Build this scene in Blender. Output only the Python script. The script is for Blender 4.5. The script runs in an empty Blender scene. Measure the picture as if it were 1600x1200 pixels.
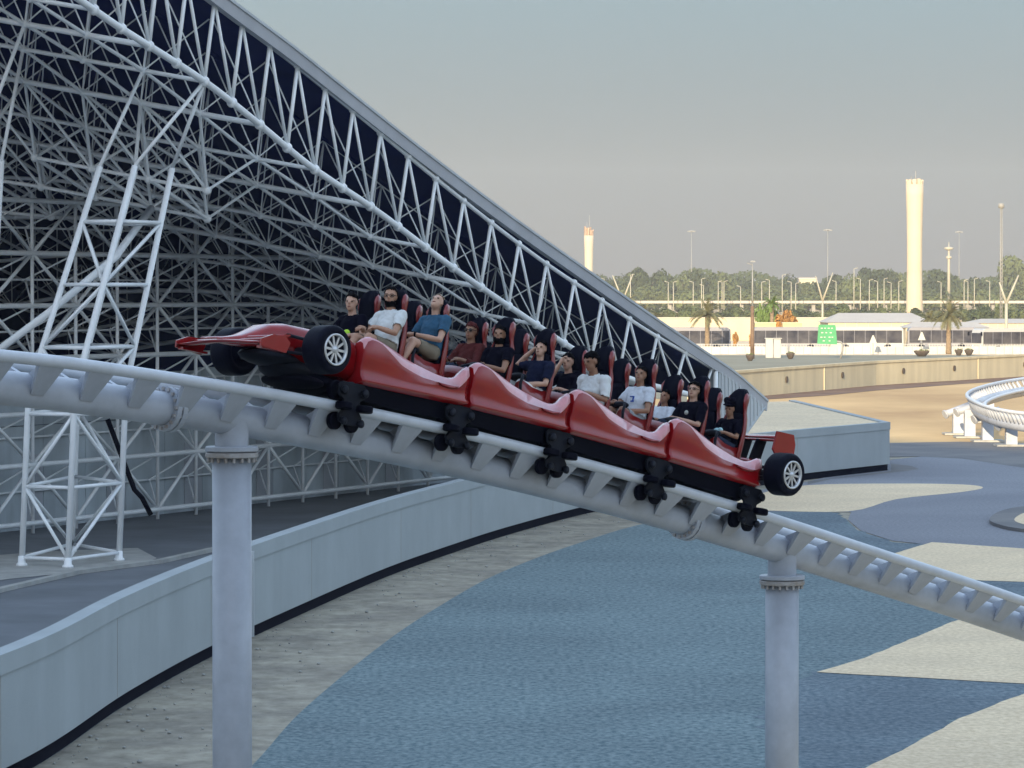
import bpy, bmesh, math, random
import numpy as np
from mathutils import Vector, Matrix, Euler, noise
R = math.radians
PI = math.pi
random.seed(11)
scene = bpy.context.scene
COL = scene.collection

# ------------------------------------------------------------------ camera
CAM_Z = 8.3
FPX = 6000.0                      # focal length in photograph pixels (1600 wide)
PITCH = math.atan(145.0 / FPX)
cam_data = bpy.data.cameras.new("camera")
cam = bpy.data.objects.new("camera", cam_data)
COL.objects.link(cam)
cam.location = (0, 0, CAM_Z)
cam.rotation_euler = (R(90) - PITCH, 0, 0)
cam_data.sensor_width = 36.0
cam_data.lens = 36.0 * FPX / 1600.0
cam_data.clip_start = 0.5
cam_data.clip_end = 9000
scene.camera = cam
scene.render.resolution_x = 1024
scene.render.resolution_y = 768

# ------------------------------------------------------------------ light
SUN_EL = R(12.0)
SUN_AZ = (-0.20, -0.98)
world = bpy.data.worlds.new("World")
scene.world = world
world.use_nodes = True
wn = world.node_tree.nodes
wl = world.node_tree.links
for n in list(wn):
    wn.remove(n)
wo = wn.new('ShaderNodeOutputWorld')
bg = wn.new('ShaderNodeBackground')
sky = wn.new('ShaderNodeTexSky')
sky.sky_type = 'NISHITA'
sky.sun_disc = False
sky.sun_elevation = SUN_EL
sky.sun_rotation = math.atan2(SUN_AZ[0], SUN_AZ[1])
sky.air_density = 1.0
sky.dust_density = 1.0
sky.ozone_density = 1.5
bg.inputs['Strength'].default_value = 0.15
# dusty air low on the horizon: the Nishita sky passes into a grey haze band over the last degrees
geo = wn.new('ShaderNodeTexCoord')
sep = wn.new('ShaderNodeSeparateXYZ')
wl.new(geo.outputs['Generated'], sep.inputs[0])
band = wn.new('ShaderNodeValToRGB')
band.color_ramp.elements[0].position = 0.0
band.color_ramp.elements[0].color = (.465, .45, .43, 1)
band.color_ramp.elements[1].position = 0.30
band.color_ramp.elements[1].color = (1.7, 1.95, 2.2, 1)
for pos, cc in ((.035, (.51, .56, .55, 1)), (.075, (.52, .70, .77, 1))):
    el_ = band.color_ramp.elements.new(pos); el_.color = cc
wl.new(sep.outputs['Z'], band.inputs['Fac'])
fade = wn.new('ShaderNodeMapRange')
fade.inputs['From Min'].default_value = 0.10; fade.inputs['From Max'].default_value = 0.45
fade.inputs['To Min'].default_value = 1.0; fade.inputs['To Max'].default_value = 0.42
wl.new(sep.outputs['Z'], fade.inputs['Value'])
mixs = wn.new('ShaderNodeMix'); mixs.data_type = 'RGBA'
wl.new(fade.outputs['Result'], mixs.inputs['Factor'])
wl.new(sky.outputs[0], mixs.inputs[6]); wl.new(band.outputs['Color'], mixs.inputs[7])
wl.new(mixs.outputs[2], bg.inputs['Color'])
wl.new(bg.outputs[0], wo.inputs['Surface'])
sun_d = bpy.data.lights.new("sun", 'SUN')
sun_d.energy = 2.0
sun_d.angle = R(0.5)
sun_d.color = (1.0, 0.80, 0.52)
sun = bpy.data.objects.new("sun", sun_d)
COL.objects.link(sun)
sv = Vector((SUN_AZ[0], SUN_AZ[1], 0)).normalized() * math.cos(SUN_EL) + Vector((0, 0, math.sin(SUN_EL)))
sun.rotation_euler = sv.to_track_quat('Z', 'Y').to_euler()
sun.location = (0, 0, 90)
scene.view_settings.view_transform = 'Standard'
scene.view_settings.look = 'None'
scene.view_settings.exposure = 2.0
scene.view_settings.gamma = 1.0

# ------------------------------------------------------------------ measuring helpers
SA, CA = math.sin(PITCH), math.cos(PITCH)
def ray(px, py):
    x = (px - 800.0) / FPX
    y = -(py - 600.0) / FPX
    return Vector((x, y * SA + CA, y * CA - SA))
def at(px, py, Y):
    d = ray(px, py)
    t = Y / d.y
    return Vector((d.x * t, Y, CAM_Z + d.z * t))
def gnd(px, py, z=0.0):
    d = ray(px, py)
    t = (z - CAM_Z) / d.z
    return Vector((d.x * t, d.y * t, z))
def interp(pts, x):
    """smooth curve through (x, y) points (hermite)"""
    n = len(pts)
    if x <= pts[0][0]:
        m = (pts[1][1] - pts[0][1]) / (pts[1][0] - pts[0][0])
        return pts[0][1] + m * (x - pts[0][0])
    if x >= pts[-1][0]:
        m = (pts[-1][1] - pts[-2][1]) / (pts[-1][0] - pts[-2][0])
        return pts[-1][1] + m * (x - pts[-1][0])
    def slope(i):
        if i == 0: return (pts[1][1] - pts[0][1]) / (pts[1][0] - pts[0][0])
        if i == n - 1: return (pts[-1][1] - pts[-2][1]) / (pts[-1][0] - pts[-2][0])
        return (pts[i + 1][1] - pts[i - 1][1]) / (pts[i + 1][0] - pts[i - 1][0])
    for i in range(n - 1):
        x0, y0 = pts[i]; x1, y1 = pts[i + 1]
        if x0 <= x <= x1:
            h = x1 - x0
            t = (x - x0) / h
            m0, m1 = slope(i) * h, slope(i + 1) * h
            return ((2 * t ** 3 - 3 * t ** 2 + 1) * y0 + (t ** 3 - 2 * t ** 2 + t) * m0
                    + (-2 * t ** 3 + 3 * t ** 2) * y1 + (t ** 3 - t ** 2) * m1)
def lin(pts, x):
    for i in range(len(pts) - 1):
        if x <= pts[i + 1][0] or i == len(pts) - 2:
            x0, y0 = pts[i]; x1, y1 = pts[i + 1]
            return y0 + (y1 - y0) * (x - x0) / (x1 - x0)

# ------------------------------------------------------------------ materials
def mat(name, col, rough=0.6, metal=0.0, coat=0.0, var=0.0, scale=4.0, col2=None, bump=0.0, bscale=None,
        spec=0.5, detail=6.0, stretch=None, streak=0.0, patch=0.0, pscale=.1):
    m = bpy.data.materials.new(name)
    m.use_nodes = True
    nt = m.node_tree
    b = nt.nodes['Principled BSDF']
    b.inputs['Roughness'].default_value = rough
    b.inputs['Metallic'].default_value = metal
    b.inputs['Specular IOR Level'].default_value = spec
    if coat:
        b.inputs['Coat Weight'].default_value = coat
        b.inputs['Coat Roughness'].default_value = 0.06
    c = (col[0], col[1], col[2], 1)
    b.inputs['Base Color'].default_value = c
    if var or col2 or bump or streak:
        tc = nt.nodes.new('ShaderNodeTexCoord')
        src = tc.outputs['Object']
        if stretch:
            mp = nt.nodes.new('ShaderNodeMapping')
            mp.inputs['Scale'].default_value = stretch
            nt.links.new(src, mp.inputs['Vector'])
            src = mp.outputs['Vector']
        if var or col2:
            nz = nt.nodes.new('ShaderNodeTexNoise')
            nz.inputs['Scale'].default_value = scale
            nz.inputs['Detail'].default_value = detail
            nz.inputs['Roughness'].default_value = 0.62
            nt.links.new(src, nz.inputs['Vector'])
            rp = nt.nodes.new('ShaderNodeValToRGB')
            rp.color_ramp.elements[0].position = 0.3
            rp.color_ramp.elements[1].position = 0.7
            if col2:
                rp.color_ramp.elements[0].color = c
                rp.color_ramp.elements[1].color = (col2[0], col2[1], col2[2], 1)
            else:
                rp.color_ramp.elements[0].color = tuple(max(0, v * (1 - var)) for v in col) + (1,)
                rp.color_ramp.elements[1].color = tuple(min(1, v * (1 + var)) for v in col) + (1,)
            nt.links.new(nz.outputs['Fac'], rp.inputs['Fac'])
            out = rp.outputs['Color']
            if patch:
                n3 = nt.nodes.new('ShaderNodeTexNoise'); n3.inputs['Scale'].default_value = pscale; n3.inputs['Detail'].default_value = 7
                n3.inputs['Distortion'].default_value = .6
                nt.links.new(tc.outputs['Object'], n3.inputs['Vector'])
                r3 = nt.nodes.new('ShaderNodeValToRGB')
                r3.color_ramp.elements[0].position = .36; r3.color_ramp.elements[0].color = (1 - patch, 1 - patch, 1 - patch * .9, 1)
                r3.color_ramp.elements[1].position = .62; r3.color_ramp.elements[1].color = (1, 1, 1, 1)
                nt.links.new(n3.outputs['Fac'], r3.inputs['Fac'])
                m3 = nt.nodes.new('ShaderNodeMix'); m3.data_type = 'RGBA'; m3.blend_type = 'MULTIPLY'; m3.inputs['Factor'].default_value = 1.0
                nt.links.new(out, m3.inputs[6]); nt.links.new(r3.outputs['Color'], m3.inputs[7])
                out = m3.outputs[2]
            if streak:
                mp2 = nt.nodes.new('ShaderNodeMapping')
                mp2.inputs['Scale'].default_value = (.7, .7, 0.08)
                nt.links.new(tc.outputs['Object'], mp2.inputs['Vector'])
                n2 = nt.nodes.new('ShaderNodeTexNoise')
                n2.inputs['Scale'].default_value = 1.0
                n2.inputs['Detail'].default_value = 5
                nt.links.new(mp2.outputs['Vector'], n2.inputs['Vector'])
                r2 = nt.nodes.new('ShaderNodeValToRGB')
                r2.color_ramp.elements[0].position = 0.42
                r2.color_ramp.elements[0].color = (1 - streak, 1 - streak, 1 - streak, 1)
                r2.color_ramp.elements[1].position = 0.6
                r2.color_ramp.elements[1].color = (1, 1, 1, 1)
                nt.links.new(n2.outputs['Fac'], r2.inputs['Fac'])
                mx = nt.nodes.new('ShaderNodeMix')
                mx.data_type = 'RGBA'
                mx.blend_type = 'MULTIPLY'
                mx.inputs['Factor'].default_value = 1.0
                nt.links.new(out, mx.inputs[6])
                nt.links.new(r2.outputs['Color'], mx.inputs[7])
                out = mx.outputs[2]
            nt.links.new(out, b.inputs['Base Color'])
        if bump:
            nb = nt.nodes.new('ShaderNodeTexNoise')
            nb.inputs['Scale'].default_value = bscale or scale * 3
            nb.inputs['Detail'].default_value = 5
            nt.links.new(src, nb.inputs['Vector'])
            bp = nt.nodes.new('ShaderNodeBump')
            bp.inputs['Strength'].default_value = bump
            bp.inputs['Distance'].default_value = 0.05
            nt.links.new(nb.outputs['Fac'], bp.inputs['Height'])
            nt.links.new(bp.outputs['Normal'], b.inputs['Normal'])
    return m

M = {}
M['white_paint'] = mat('white_paint', (.42, .45, .51), .42, var=.12, scale=2.2, streak=.16)
M['white_rail'] = mat('white_rail', (.54, .57, .62), .35, var=.08, scale=3)
M['flange_paint'] = mat('flange_paint', (.42, .42, .43), .5, col2=(.24, .20, .17), scale=6)
M['red'] = mat('red', (.27, .003, .006), .26, coat=.5, var=.12, scale=3, spec=.35)
M['rim_sky_sheen'] = mat('rim_sky_sheen', (.60, .25, .27), .2, coat=.6, var=.12, scale=5)  # pale pink paints the sky's reflection onto the red car rims
M['red_seat'] = mat('red_seat', (.20, .006, .007), .3, coat=.4, var=.12, scale=5)
M['black'] = mat('black', (.003, .0035, .010), .6, var=.3, scale=8, spec=.05)
M['tyre'] = mat('tyre', (.005, .006, .015), .48, var=.25, scale=20, bump=.2, spec=.05)
M['rim_metal'] = mat('rim_metal', (.62, .63, .65), .35, metal=.55)
M['dark_metal'] = mat('dark_metal', (.008, .010, .018), .5, var=.3, scale=9, spec=.12)
M['cushion'] = mat('cushion', (.003, .0035, .011), .65, var=.2, scale=10, spec=.05)
M['tube'] = mat('tube', (.80, .83, .85), .45, var=.08, scale=1.0)
M['tube_in'] = M['tube']
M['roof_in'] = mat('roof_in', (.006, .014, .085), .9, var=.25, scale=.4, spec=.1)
M['fascia'] = mat('fascia', (.40, .42, .46), .5, var=.06, scale=.6, streak=.08)
M['cladding'] = mat('cladding', (.46, .50, .53), .5, var=.08, scale=.6, streak=.1)
M['panel_wall'] = mat('panel_wall', (.50, .56, .60), .7, var=.16, scale=.35, streak=.22)
M['concrete_wall'] = mat('concrete_wall', (.34, .375, .39), .8, var=.07, scale=.5, streak=.05, bump=.1, bscale=30)
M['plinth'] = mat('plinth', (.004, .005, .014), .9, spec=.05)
M['far_wall'] = mat('far_wall', (.62, .53, .35), .85, var=.06, scale=.25, streak=.12)
M['blue_ground'] = mat('blue_ground', (.082, .132, .152), .95, col2=(.262, .322, .330), scale=7.5, detail=3, stretch=(1, .55, 1), patch=.16, pscale=.16, spec=.1)
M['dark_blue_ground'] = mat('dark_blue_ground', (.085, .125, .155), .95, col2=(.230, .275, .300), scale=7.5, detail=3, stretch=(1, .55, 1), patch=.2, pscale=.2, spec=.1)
M['asphalt'] = mat('asphalt', (.17, .18, .205), .9, col2=(.31, .315, .34), scale=9, detail=4, patch=.2, pscale=.07, spec=.15)
M['dark_asphalt'] = mat('dark_asphalt', (.105, .105, .115), .9, col2=(.19, .18, .175), scale=.3, detail=8, bump=.2, bscale=9)
M['cream'] = mat('cream', (.62, .48, .31), .95, col2=(.86, .70, .49), scale=8, detail=4, stretch=(1, .55, 1), patch=.10, pscale=.22, spec=.1)
M['sand'] = mat('sand', (.26, .235, .185), .95, col2=(.43, .395, .32), scale=2.4, detail=9, stretch=(1, .6, 1), patch=.28, pscale=.55, spec=.1, bump=.2, bscale=6)
M['desert'] = mat('desert', (.40, .24, .10), .95, col2=(.72, .49, .23), scale=.05, detail=9, bump=.3, bscale=1.2, stretch=(1, .5, 1))
M['red_soil'] = mat('red_soil', (.10, .05, .035), .95, col2=(.22, .13, .08), scale=.2, detail=8)
M['road_far'] = mat('road_far', (.19, .175, .12), .95, col2=(.27, .25, .18), scale=.05, detail=8)
M['kerb'] = mat('kerb', (.36, .36, .34), .9, var=.2, scale=1.2)
M['yard'] = mat('yard', (.11, .122, .135), .9, col2=(.17, .185, .205), scale=.3, detail=8)
M['tower'] = mat('tower', (.52, .45, .33), .7, var=.06, scale=.1)
M['tower_top'] = mat('tower_top', (.42, .28, .18), .8, var=.3, scale=.6)
M['galv'] = mat('galv', (.25, .25, .24), .5, var=.1, scale=.5)
M['pole_pale'] = mat('pole_pale', (.38, .36, .29), .6)
M['wood'] = mat('wood', (.17, .11, .07), .85, var=.3, scale=1.2)
M['palm_trunk'] = mat('palm_trunk', (.22, .16, .10), .95, var=.35, scale=3, bump=.6, bscale=6)
M['palm_leaf'] = mat('palm_leaf', (.13, .125, .055), .75, var=.35, scale=2)
M['leaf1'] = mat('leaf1', (.040, .056, .018), .85, var=.45, scale=.5)
M['leaf2'] = mat('leaf2', (.085, .105, .035), .85, var=.4, scale=.6)
M['leaf3'] = mat('leaf3', (.10, .16, .03), .8, var=.4, scale=.8)
M['leaf4'] = mat('leaf4', (.34, .17, .04), .85, var=.4, scale=.8)
M['bark'] = mat('bark', (.13, .09, .06), .95, var=.3, scale=1)
M['cream_wall'] = mat('cream_wall', (.52, .45, .32), .85, var=.08, scale=.2)
M['tent'] = mat('tent', (.46, .42, .37), .7, var=.05, scale=.3)
M['yellow_cabin'] = mat('yellow_cabin', (.56, .46, .22), .7, var=.06, scale=.5)
M['barrier'] = mat('barrier', (.44, .44, .42), .6, var=.15, scale=.4)
M['bus_white'] = mat('bus_white', (.42, .42, .41), .3, coat=.3)
M['bus_grey'] = mat('bus_grey', (.22, .22, .25), .35, coat=.3)
M['glass'] = mat('glass', (.012, .013, .026), .12, spec=.6, col2=(.10, .095, .10), scale=.45, detail=4)
M['green_sign'] = mat('green_sign', (.03, .27, .10), .5, var=.15, scale=1.2)
M['sign_white'] = mat('sign_white', (.42, .43, .40), .5)
M['planter'] = mat('planter', (.085, .065, .05), .9, var=.3, scale=2)
M['hall'] = mat('hall', (.70, .70, .69), .6, var=.1, scale=.05, streak=.1)  # kept pale so the unseen hall bounces light onto the foreground
M['skin1'] = mat('skin1', (.42, .23, .15), .5, var=.08, scale=12)
M['skin2'] = mat('skin2', (.30, .155, .095), .5, var=.08, scale=12)
M['skin3'] = mat('skin3', (.52, .31, .22), .5, var=.08, scale=12)
M['hair'] = mat('hair', (.004, .0035, .005), .8, var=.3, scale=30, spec=.05)
M['grey_hair'] = mat('grey_hair', (.30, .24, .18), .6, var=.3, scale=30)
M['eye'] = mat('eye', (.02, .015, .012), .2)
M['lip'] = mat('lip', (.22, .07, .055), .5)
M['c_white'] = mat('c_white', (.62, .64, .64), .85, var=.08, scale=9, bump=.3, bscale=7)
M['c_bluewhite'] = mat('c_bluewhite', (.58, .62, .68), .85, var=.12, scale=9, bump=.3, bscale=7)
M['c_teal'] = mat('c_teal', (.018, .085, .16), .85, var=.3, scale=9, bump=.3, bscale=7)
M['c_black'] = mat('c_black', (.004, .004, .011), .85, var=.3, scale=9, bump=.3, bscale=7, spec=.05)
M['c_navy'] = mat('c_navy', (.012, .016, .040), .85, var=.3, scale=9, bump=.3, bscale=7, spec=.05)
M['c_maroon'] = mat('c_maroon', (.085, .022, .022), .85, var=.3, scale=9, bump=.3, bscale=7, spec=.05)
M['c_khaki'] = mat('c_khaki', (.20, .17, .125), .85, var=.15, scale=9)
M['c_denim'] = mat('c_denim', (.030, .040, .070), .85, var=.25, scale=9, spec=.05)
M['c_lime'] = mat('c_lime', (.45, .75, .04), .7)
M['c_blue'] = mat('c_blue', (.03, .09, .40), .8)
M['c_aqua'] = mat('c_aqua', (.38, .62, .66), .8, var=.2, scale=20)
M['c_grey'] = mat('c_grey', (.25, .26, .28), .8, var=.2, scale=10)

# ------------------------------------------------------------------ mesh building
class MB:
    """collects geometry and links it as ONE mesh object"""
    def __init__(self):
        self.v = []; self.f = []; self.mi = []; self.sm = []
    def add(self, vs, fs, mi=0, smooth=True):
        o = len(self.v)
        self.v += [Vector(p) for p in vs]
        self.f += [tuple(i + o for i in f) for f in fs]
        self.mi += [mi] * len(fs); self.sm += [smooth] * len(fs)
        return self
    def tube(self, pts, r, n=10, cap=True, mi=0, closed=False):
        pts = [Vector(p) for p in pts]
        k = len(pts)
        rs = r if isinstance(r, (list, tuple)) else [r] * k
        vs = []; fs = []
        ref = None
        for i, p in enumerate(pts):
            if closed:
                t = (pts[(i + 1) % k] - pts[i - 1])
            else:
                t = (pts[min(i + 1, k - 1)] - pts[max(i - 1, 0)])
            t.normalize()
            if ref is None:
                ref = Vector((0, 0, 1)) if abs(t.z) < .9 else Vector((1, 0, 0))
            a = t.cross(ref).normalized()
            b = a.cross(t).normalized()
            ref = b
            for j in range(n):
                w = 2 * PI * j / n
                vs.append(p + (a * math.cos(w) + b * math.sin(w)) * rs[i])
        for i in range(k - 1 if not closed else k):
            i2 = (i + 1) % k
            for j in range(n):
                j2 = (j + 1) % n
                fs.append((i * n + j, i * n + j2, i2 * n + j2, i2 * n + j))
        self.add(vs, fs, mi, True)
        if cap and not closed:
            o = len(self.v) - len(vs)
            self.f.append(tuple(o + j for j in range(n - 1, -1, -1))); self.mi.append(mi); self.sm.append(False)
            o2 = o + (k - 1) * n
            self.f.append(tuple(o2 + j for j in range(n))); self.mi.append(mi); self.sm.append(False)
        return self
    def box(self, c, size, rot=None, mi=0, taper=1.0):
        c = Vector(c); sx, sy, sz = [s / 2 for s in size]
        vs = []
        for z in (-1, 1):
            k = taper if z > 0 else 1.0
            for x, y in ((-1, -1), (1, -1), (1, 1), (-1, 1)):
                p = Vector((x * sx * k, y * sy * k, z * sz))
                if rot is not None: p = rot @ p
                vs.append(c + p)
        self.add(vs, [(3, 2, 1, 0), (4, 5, 6, 7), (0, 1, 5, 4), (1, 2, 6, 5), (2, 3, 7, 6), (3, 0, 4, 7)], mi, False)
        return self
    def loft(self, rings, closed_ring=True, cap=True, mi=0, smooth=True):
        n = len(rings[0]); vs = [p for r in rings for p in r]; fs = []
        for i in range(len(rings) - 1):
            for j in range(n if closed_ring else n - 1):
                j2 = (j + 1) % n
                fs.append((i * n + j, i * n + j2, (i + 1) * n + j2, (i + 1) * n + j))
        self.add(vs, fs, mi, smooth)
        if cap and closed_ring:
            o = len(self.v) - len(vs)
            self.f.append(tuple(o + j for j in range(n - 1, -1, -1))); self.mi.append(mi); self.sm.append(False)
            o2 = o + (len(rings) - 1) * n
            self.f.append(tuple(o2 + j for j in range(n))); self.mi.append(mi); self.sm.append(False)
        return self
    def lathe(self, prof, c=(0, 0, 0), axis='z', n=24, mi=0, smooth=True):
        c = Vector(c); rings = []
        for r, h in prof:
            ring = []
            for j in range(n):
                w = 2 * PI * j / n
                if axis == 'z': p = Vector((r * math.cos(w), r * math.sin(w), h))
                elif axis == 'y': p = Vector((r * math.cos(w), h, r * math.sin(w)))
                else: p = Vector((h, r * math.cos(w), r * math.sin(w)))
                ring.append(c + p)
            rings.append(ring)
        return self.loft(rings, True, True, mi, smooth)
    def ell(self, c, rad, rot=None, n=14, m=9, mi=0):
        c = Vector(c); rings = []
        vs = []; fs = []
        for i in range(m + 1):
            a = PI * i / m
            for j in range(n):
                w = 2 * PI * j / n
                p = Vector((math.sin(a) * math.cos(w) * rad[0], math.sin(a) * math.sin(w) * rad[1], math.cos(a) * rad[2]))
                if rot is not None: p = rot @ p
                vs.append(c + p)
        for i in range(m):
            for j in range(n):
                j2 = (j + 1) % n
                fs.append((i * n + j, (i + 1) * n + j, (i + 1) * n + j2, i * n + j2))
        return self.add(vs, fs, mi, True)
    def prism(self, poly, thick, mi=0):
        """poly: list of 3D points (planar), thick: offset vector"""
        n = len(poly); t = Vector(thick)
        vs = [Vector(p) for p in poly] + [Vector(p) + t for p in poly]
        fs = [tuple(range(n - 1, -1, -1)), tuple(range(n, 2 * n))]
        for i in range(n):
            j = (i + 1) % n
            fs.append((i, j, n + j, n + i))
        return self.add(vs, fs, mi, False)
    def build(self, name, mats, parent=None, origin=None, recalc=True, bevel=0.0, mesh=None):
        if mesh is None:
            mesh = self.mesh(name, mats, origin, recalc)
        o = bpy.data.objects.new(name, mesh)
        COL.objects.link(o)
        if parent is not None:
            o.parent = parent
        elif origin is not None:
            o.location = origin
        if bevel:
            md = o.modifiers.new('bevel', 'BEVEL')
            md.width = bevel; md.segments = 2; md.limit_method = 'ANGLE'; md.angle_limit = R(40)
        return o
    def mesh(self, name, mats, origin=None, recalc=True):
        me = bpy.data.meshes.new(name)
        og = Vector(origin) if origin is not None else Vector((0, 0, 0))
        me.from_pydata([tuple(p - og) for p in self.v], [], self.f)
        if not isinstance(mats, (list, tuple)): mats = [mats]
        for m in mats: me.materials.append(m)
        me.polygons.foreach_set('material_index', self.mi)
        me.polygons.foreach_set('use_smooth', self.sm)
        if recalc:
            bm = bmesh.new(); bm.from_mesh(me)
            bmesh.ops.recalc_face_normals(bm, faces=bm.faces)
            bm.to_mesh(me); bm.free()
        me.update()
        return me

def tag(o, label, cat, group=None, kind=None):
    o['label'] = label
    if cat: o['category'] = cat
    if group: o['group'] = group
    if kind: o['kind'] = kind
    return o
def thing(name, label, cat, loc=(0, 0, 0), group=None, matrix=None):
    o = bpy.data.objects.new(name, None)
    COL.objects.link(o)
    o.empty_display_size = 0.3
    if matrix is not None:
        o.location = matrix.to_translation(); o.rotation_euler = matrix.to_euler()
    else:
        o.location = loc
    return tag(o, label, cat, group)
def struct(name, mb, m, origin=None):
    o = mb.build(name, m, origin=origin, recalc=False)
    o['kind'] = 'structure'
    return o
def copy_tree(o, parent=None, loc=None, scale=None, rotz=None):
    c = o.copy(); COL.objects.link(c)
    if parent is not None: c.parent = parent
    if loc is not None: c.location = loc
    if scale is not None: c.scale = scale
    if rotz is not None: c.rotation_euler = (0, 0, rotz)
    for ch in list(o.children): copy_tree(ch, c)
    return c
def sheet(name, pix, z, m, world_pts=None):
    pts = [gnd(x, y, z) for x, y in pix] if world_pts is None else [Vector((p[0], p[1], z)) for p in world_pts]
    mb = MB(); mb.add(pts, [tuple(range(len(pts)))], 0, False)
    o = mb.build(name, m, recalc=False)
    if o.data.polygons[0].normal.z < 0:
        o.data.flip_normals()
    o['kind'] = 'structure'
    return o
def smooth_poly(pts, k=6, closed=False):
    """catmull-rom through 2D/3D points"""
    out = []
    n = len(pts)
    P = [Vector(p) for p in pts]
    rng = range(n) if closed else range(n - 1)
    for i in rng:
        p0 = P[(i - 1) % n] if closed else P[max(i - 1, 0)]
        p1 = P[i]; p2 = P[(i + 1) % n]
        p3 = P[(i + 2) % n] if closed else P[min(i + 2, n - 1)]
        for j in range(k):
            t = j / k
            out.append(0.5 * ((2 * p1) + (p2 - p0) * t + (2 * p0 - 5 * p1 + 4 * p2 - p3) * t * t + (3 * p1 - p0 - 3 * p2 + p3) * t ** 3))
    if not closed: out.append(P[-1])
    return out
ORD = ['leftmost', 'second', 'third', 'fourth', 'fifth', 'sixth', 'seventh', 'eighth', 'ninth', 'tenth', 'eleventh', 'twelfth',
       'thirteenth', 'fourteenth', 'fifteenth', 'sixteenth', 'seventeenth', 'eighteenth', 'nineteenth', 'twentieth',
       'twenty-first', 'twenty-second', 'twenty-third', 'twenty-fourth', 'twenty-fifth', 'twenty-sixth', 'twenty-seventh',
       'twenty-eighth', 'twenty-ninth', 'thirtieth', 'thirty-first', 'thirty-second']
def nth(i, n):
    if i == 0: return 'leftmost'
    if i == n - 1: return 'rightmost'
    return ORD[i] + ' from the left'

# ================================================================== GROUND
def rough_edge(pix, z, amp=.05):
    P = [gnd(x, y, z) for x, y in pix]; out = []
    for i, p in enumerate(P):
        q = P[(i + 1) % len(P)]
        n = max(2, min(60, int((q - p).length / .6)))
        for j in range(n):
            r_ = p.lerp(q, j / n)
            v = noise.noise_vector(r_ * .9) * amp + noise.noise_vector(r_ * 3.1) * amp * .5
            out.append((r_.x + v.x, r_.y + v.y))
    return out
mb = MB(); mb.add([(-3000, -300, -.02), (3000, -300, -.02), (3000, 8000, -.02), (-3000, 8000, -.02)], [(0, 1, 2, 3)], 0, False)
struct('ground', mb, M['desert'])
# grey sand and gravel strip that runs along the foot of the curved wall
sheet('sand_strip', None, -.012, M['sand'], [(-70, 20), (10, 20), (60, 60), (90, 130), (60, 205), (24, 205), (-70, 205)])
wall_px = [(-420, 1480), (-220, 1345), (60, 1200), (200, 1104), (330, 1030), (470, 963), (600, 905), (700, 868), (800, 835), (930, 800),
           (1060, 777), (1160, 763), (1260, 750), (1390, 735)]
wall_pts = smooth_poly([gnd(x, y) for x, y in wall_px], 8)
# yard behind the wall
yard = [(p.x - .1, p.y + .1) for p in wall_pts] + [(15.3, 216), (-60, 216), (-120, 120), (-120, 30), (wall_pts[0].x - 5, wall_pts[0].y - 20)]
sheet('yard', None, -.008, M['yard'], yard)
# blue painted pavement
edge = [(250, 1330), (390, 1200), (460, 1122), (540, 1052), (620, 990), (690, 945), (760, 905), (830, 875), (900, 850), (990, 822), (1090, 803), (1185, 797)]
rest = [(1300, 800), (1322, 811), (1340, 829), (1395, 847), (1460, 852), (1700, 858), (1900, 900), (2000, 1100), (1900, 1400), (900, 1500), (250, 1450)]
sheet('blue_pavement', [tuple(p) for p in smooth_poly([(a, b, 0) for a, b in edge], 5)] and
      [(p.x, p.y) for p in smooth_poly([(a, b, 0) for a, b in edge], 5)] + rest, 0.0, M['blue_ground'])
# pale asphalt road that sweeps in from the right
asp = [(1040, 795), (1190, 765), (1260, 753), (1395, 718), (1440, 713), (1600, 722), (1760, 735), (1900, 800), (1800, 868), (1600, 858), (1455, 851),
       (1395, 845), (1345, 829), (1325, 812), (1330, 800), (1180, 799)]
sheet('road', asp, .004, M['asphalt'])
sheet('dark_road', [(1384, 714), (1384, 692), (1500, 690), (1700, 694), (1900, 700), (1900, 742), (1700, 738), (1600, 731), (1500, 716), (1440, 713)], .008, M['dark_asphalt'])
sheet('dark_soil', [(1392, 736), (1392, 724), (1425, 728), (1436, 733), (1415, 736), (1300, 748), (1262, 757), (1262, 752)], .008, M['dark_asphalt'])
# cream painted runoff points
c1 = smooth_poly([(a, b, 0) for a, b in [(1130, 795), (1185, 772), (1262, 758), (1400, 755.5), (1505, 757), (1536, 762), (1500, 769), (1400, 780), (1325, 799), (1180, 797)]], 4, True)
sheet('cream_paving', [(p.x, p.y) for p in c1], .008, M['cream'])
sheet('cream_paving', None, 0.012, M['cream'], rough_edge([(1335, 889), (1405, 862), (1456, 847), (1600, 857), (1760, 868), (1760, 918), (1600, 909), (1536, 907), (1440, 898)], 0.012))
sheet('cream_paving', None, 0.016, M['cream'], rough_edge([(1277, 1050), (1350, 1028), (1487, 972), (1640, 917), (1700, 905), (1800, 1082), (1640, 1071), (1600, 1068)], 0.016))
sheet('cream_paving', None, 0.020, M['cream'], rough_edge([(1335, 1208), (1420, 1166), (1500, 1122), (1590, 1087), (1700, 1050), (2000, 1200), (2000, 1500), (1000, 1420)], 0.020))
# small islet at the right edge
mbk = MB()
isl = smooth_poly([gnd(a, b) for a, b in [(1546, 817), (1562, 804), (1600, 796), (1680, 792), (1740, 812), (1680, 838), (1600, 832), (1565, 826)]], 4, True)
n = len(isl)
mbk.prism([p + Vector((0, 0, .006)) for p in isl], (0, 0, .12))
o = mbk.build('kerb', M['dark_asphalt']); o['kind'] = 'structure'
sheet('cream_islet', None, .131, M['cream'], [(lambda c, p: (c.x + (p.x - c.x) * .82 + .5, c.y + (p.y - c.y) * .78 - .6))(sum(isl, Vector()) / n, p) for p in isl])
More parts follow.
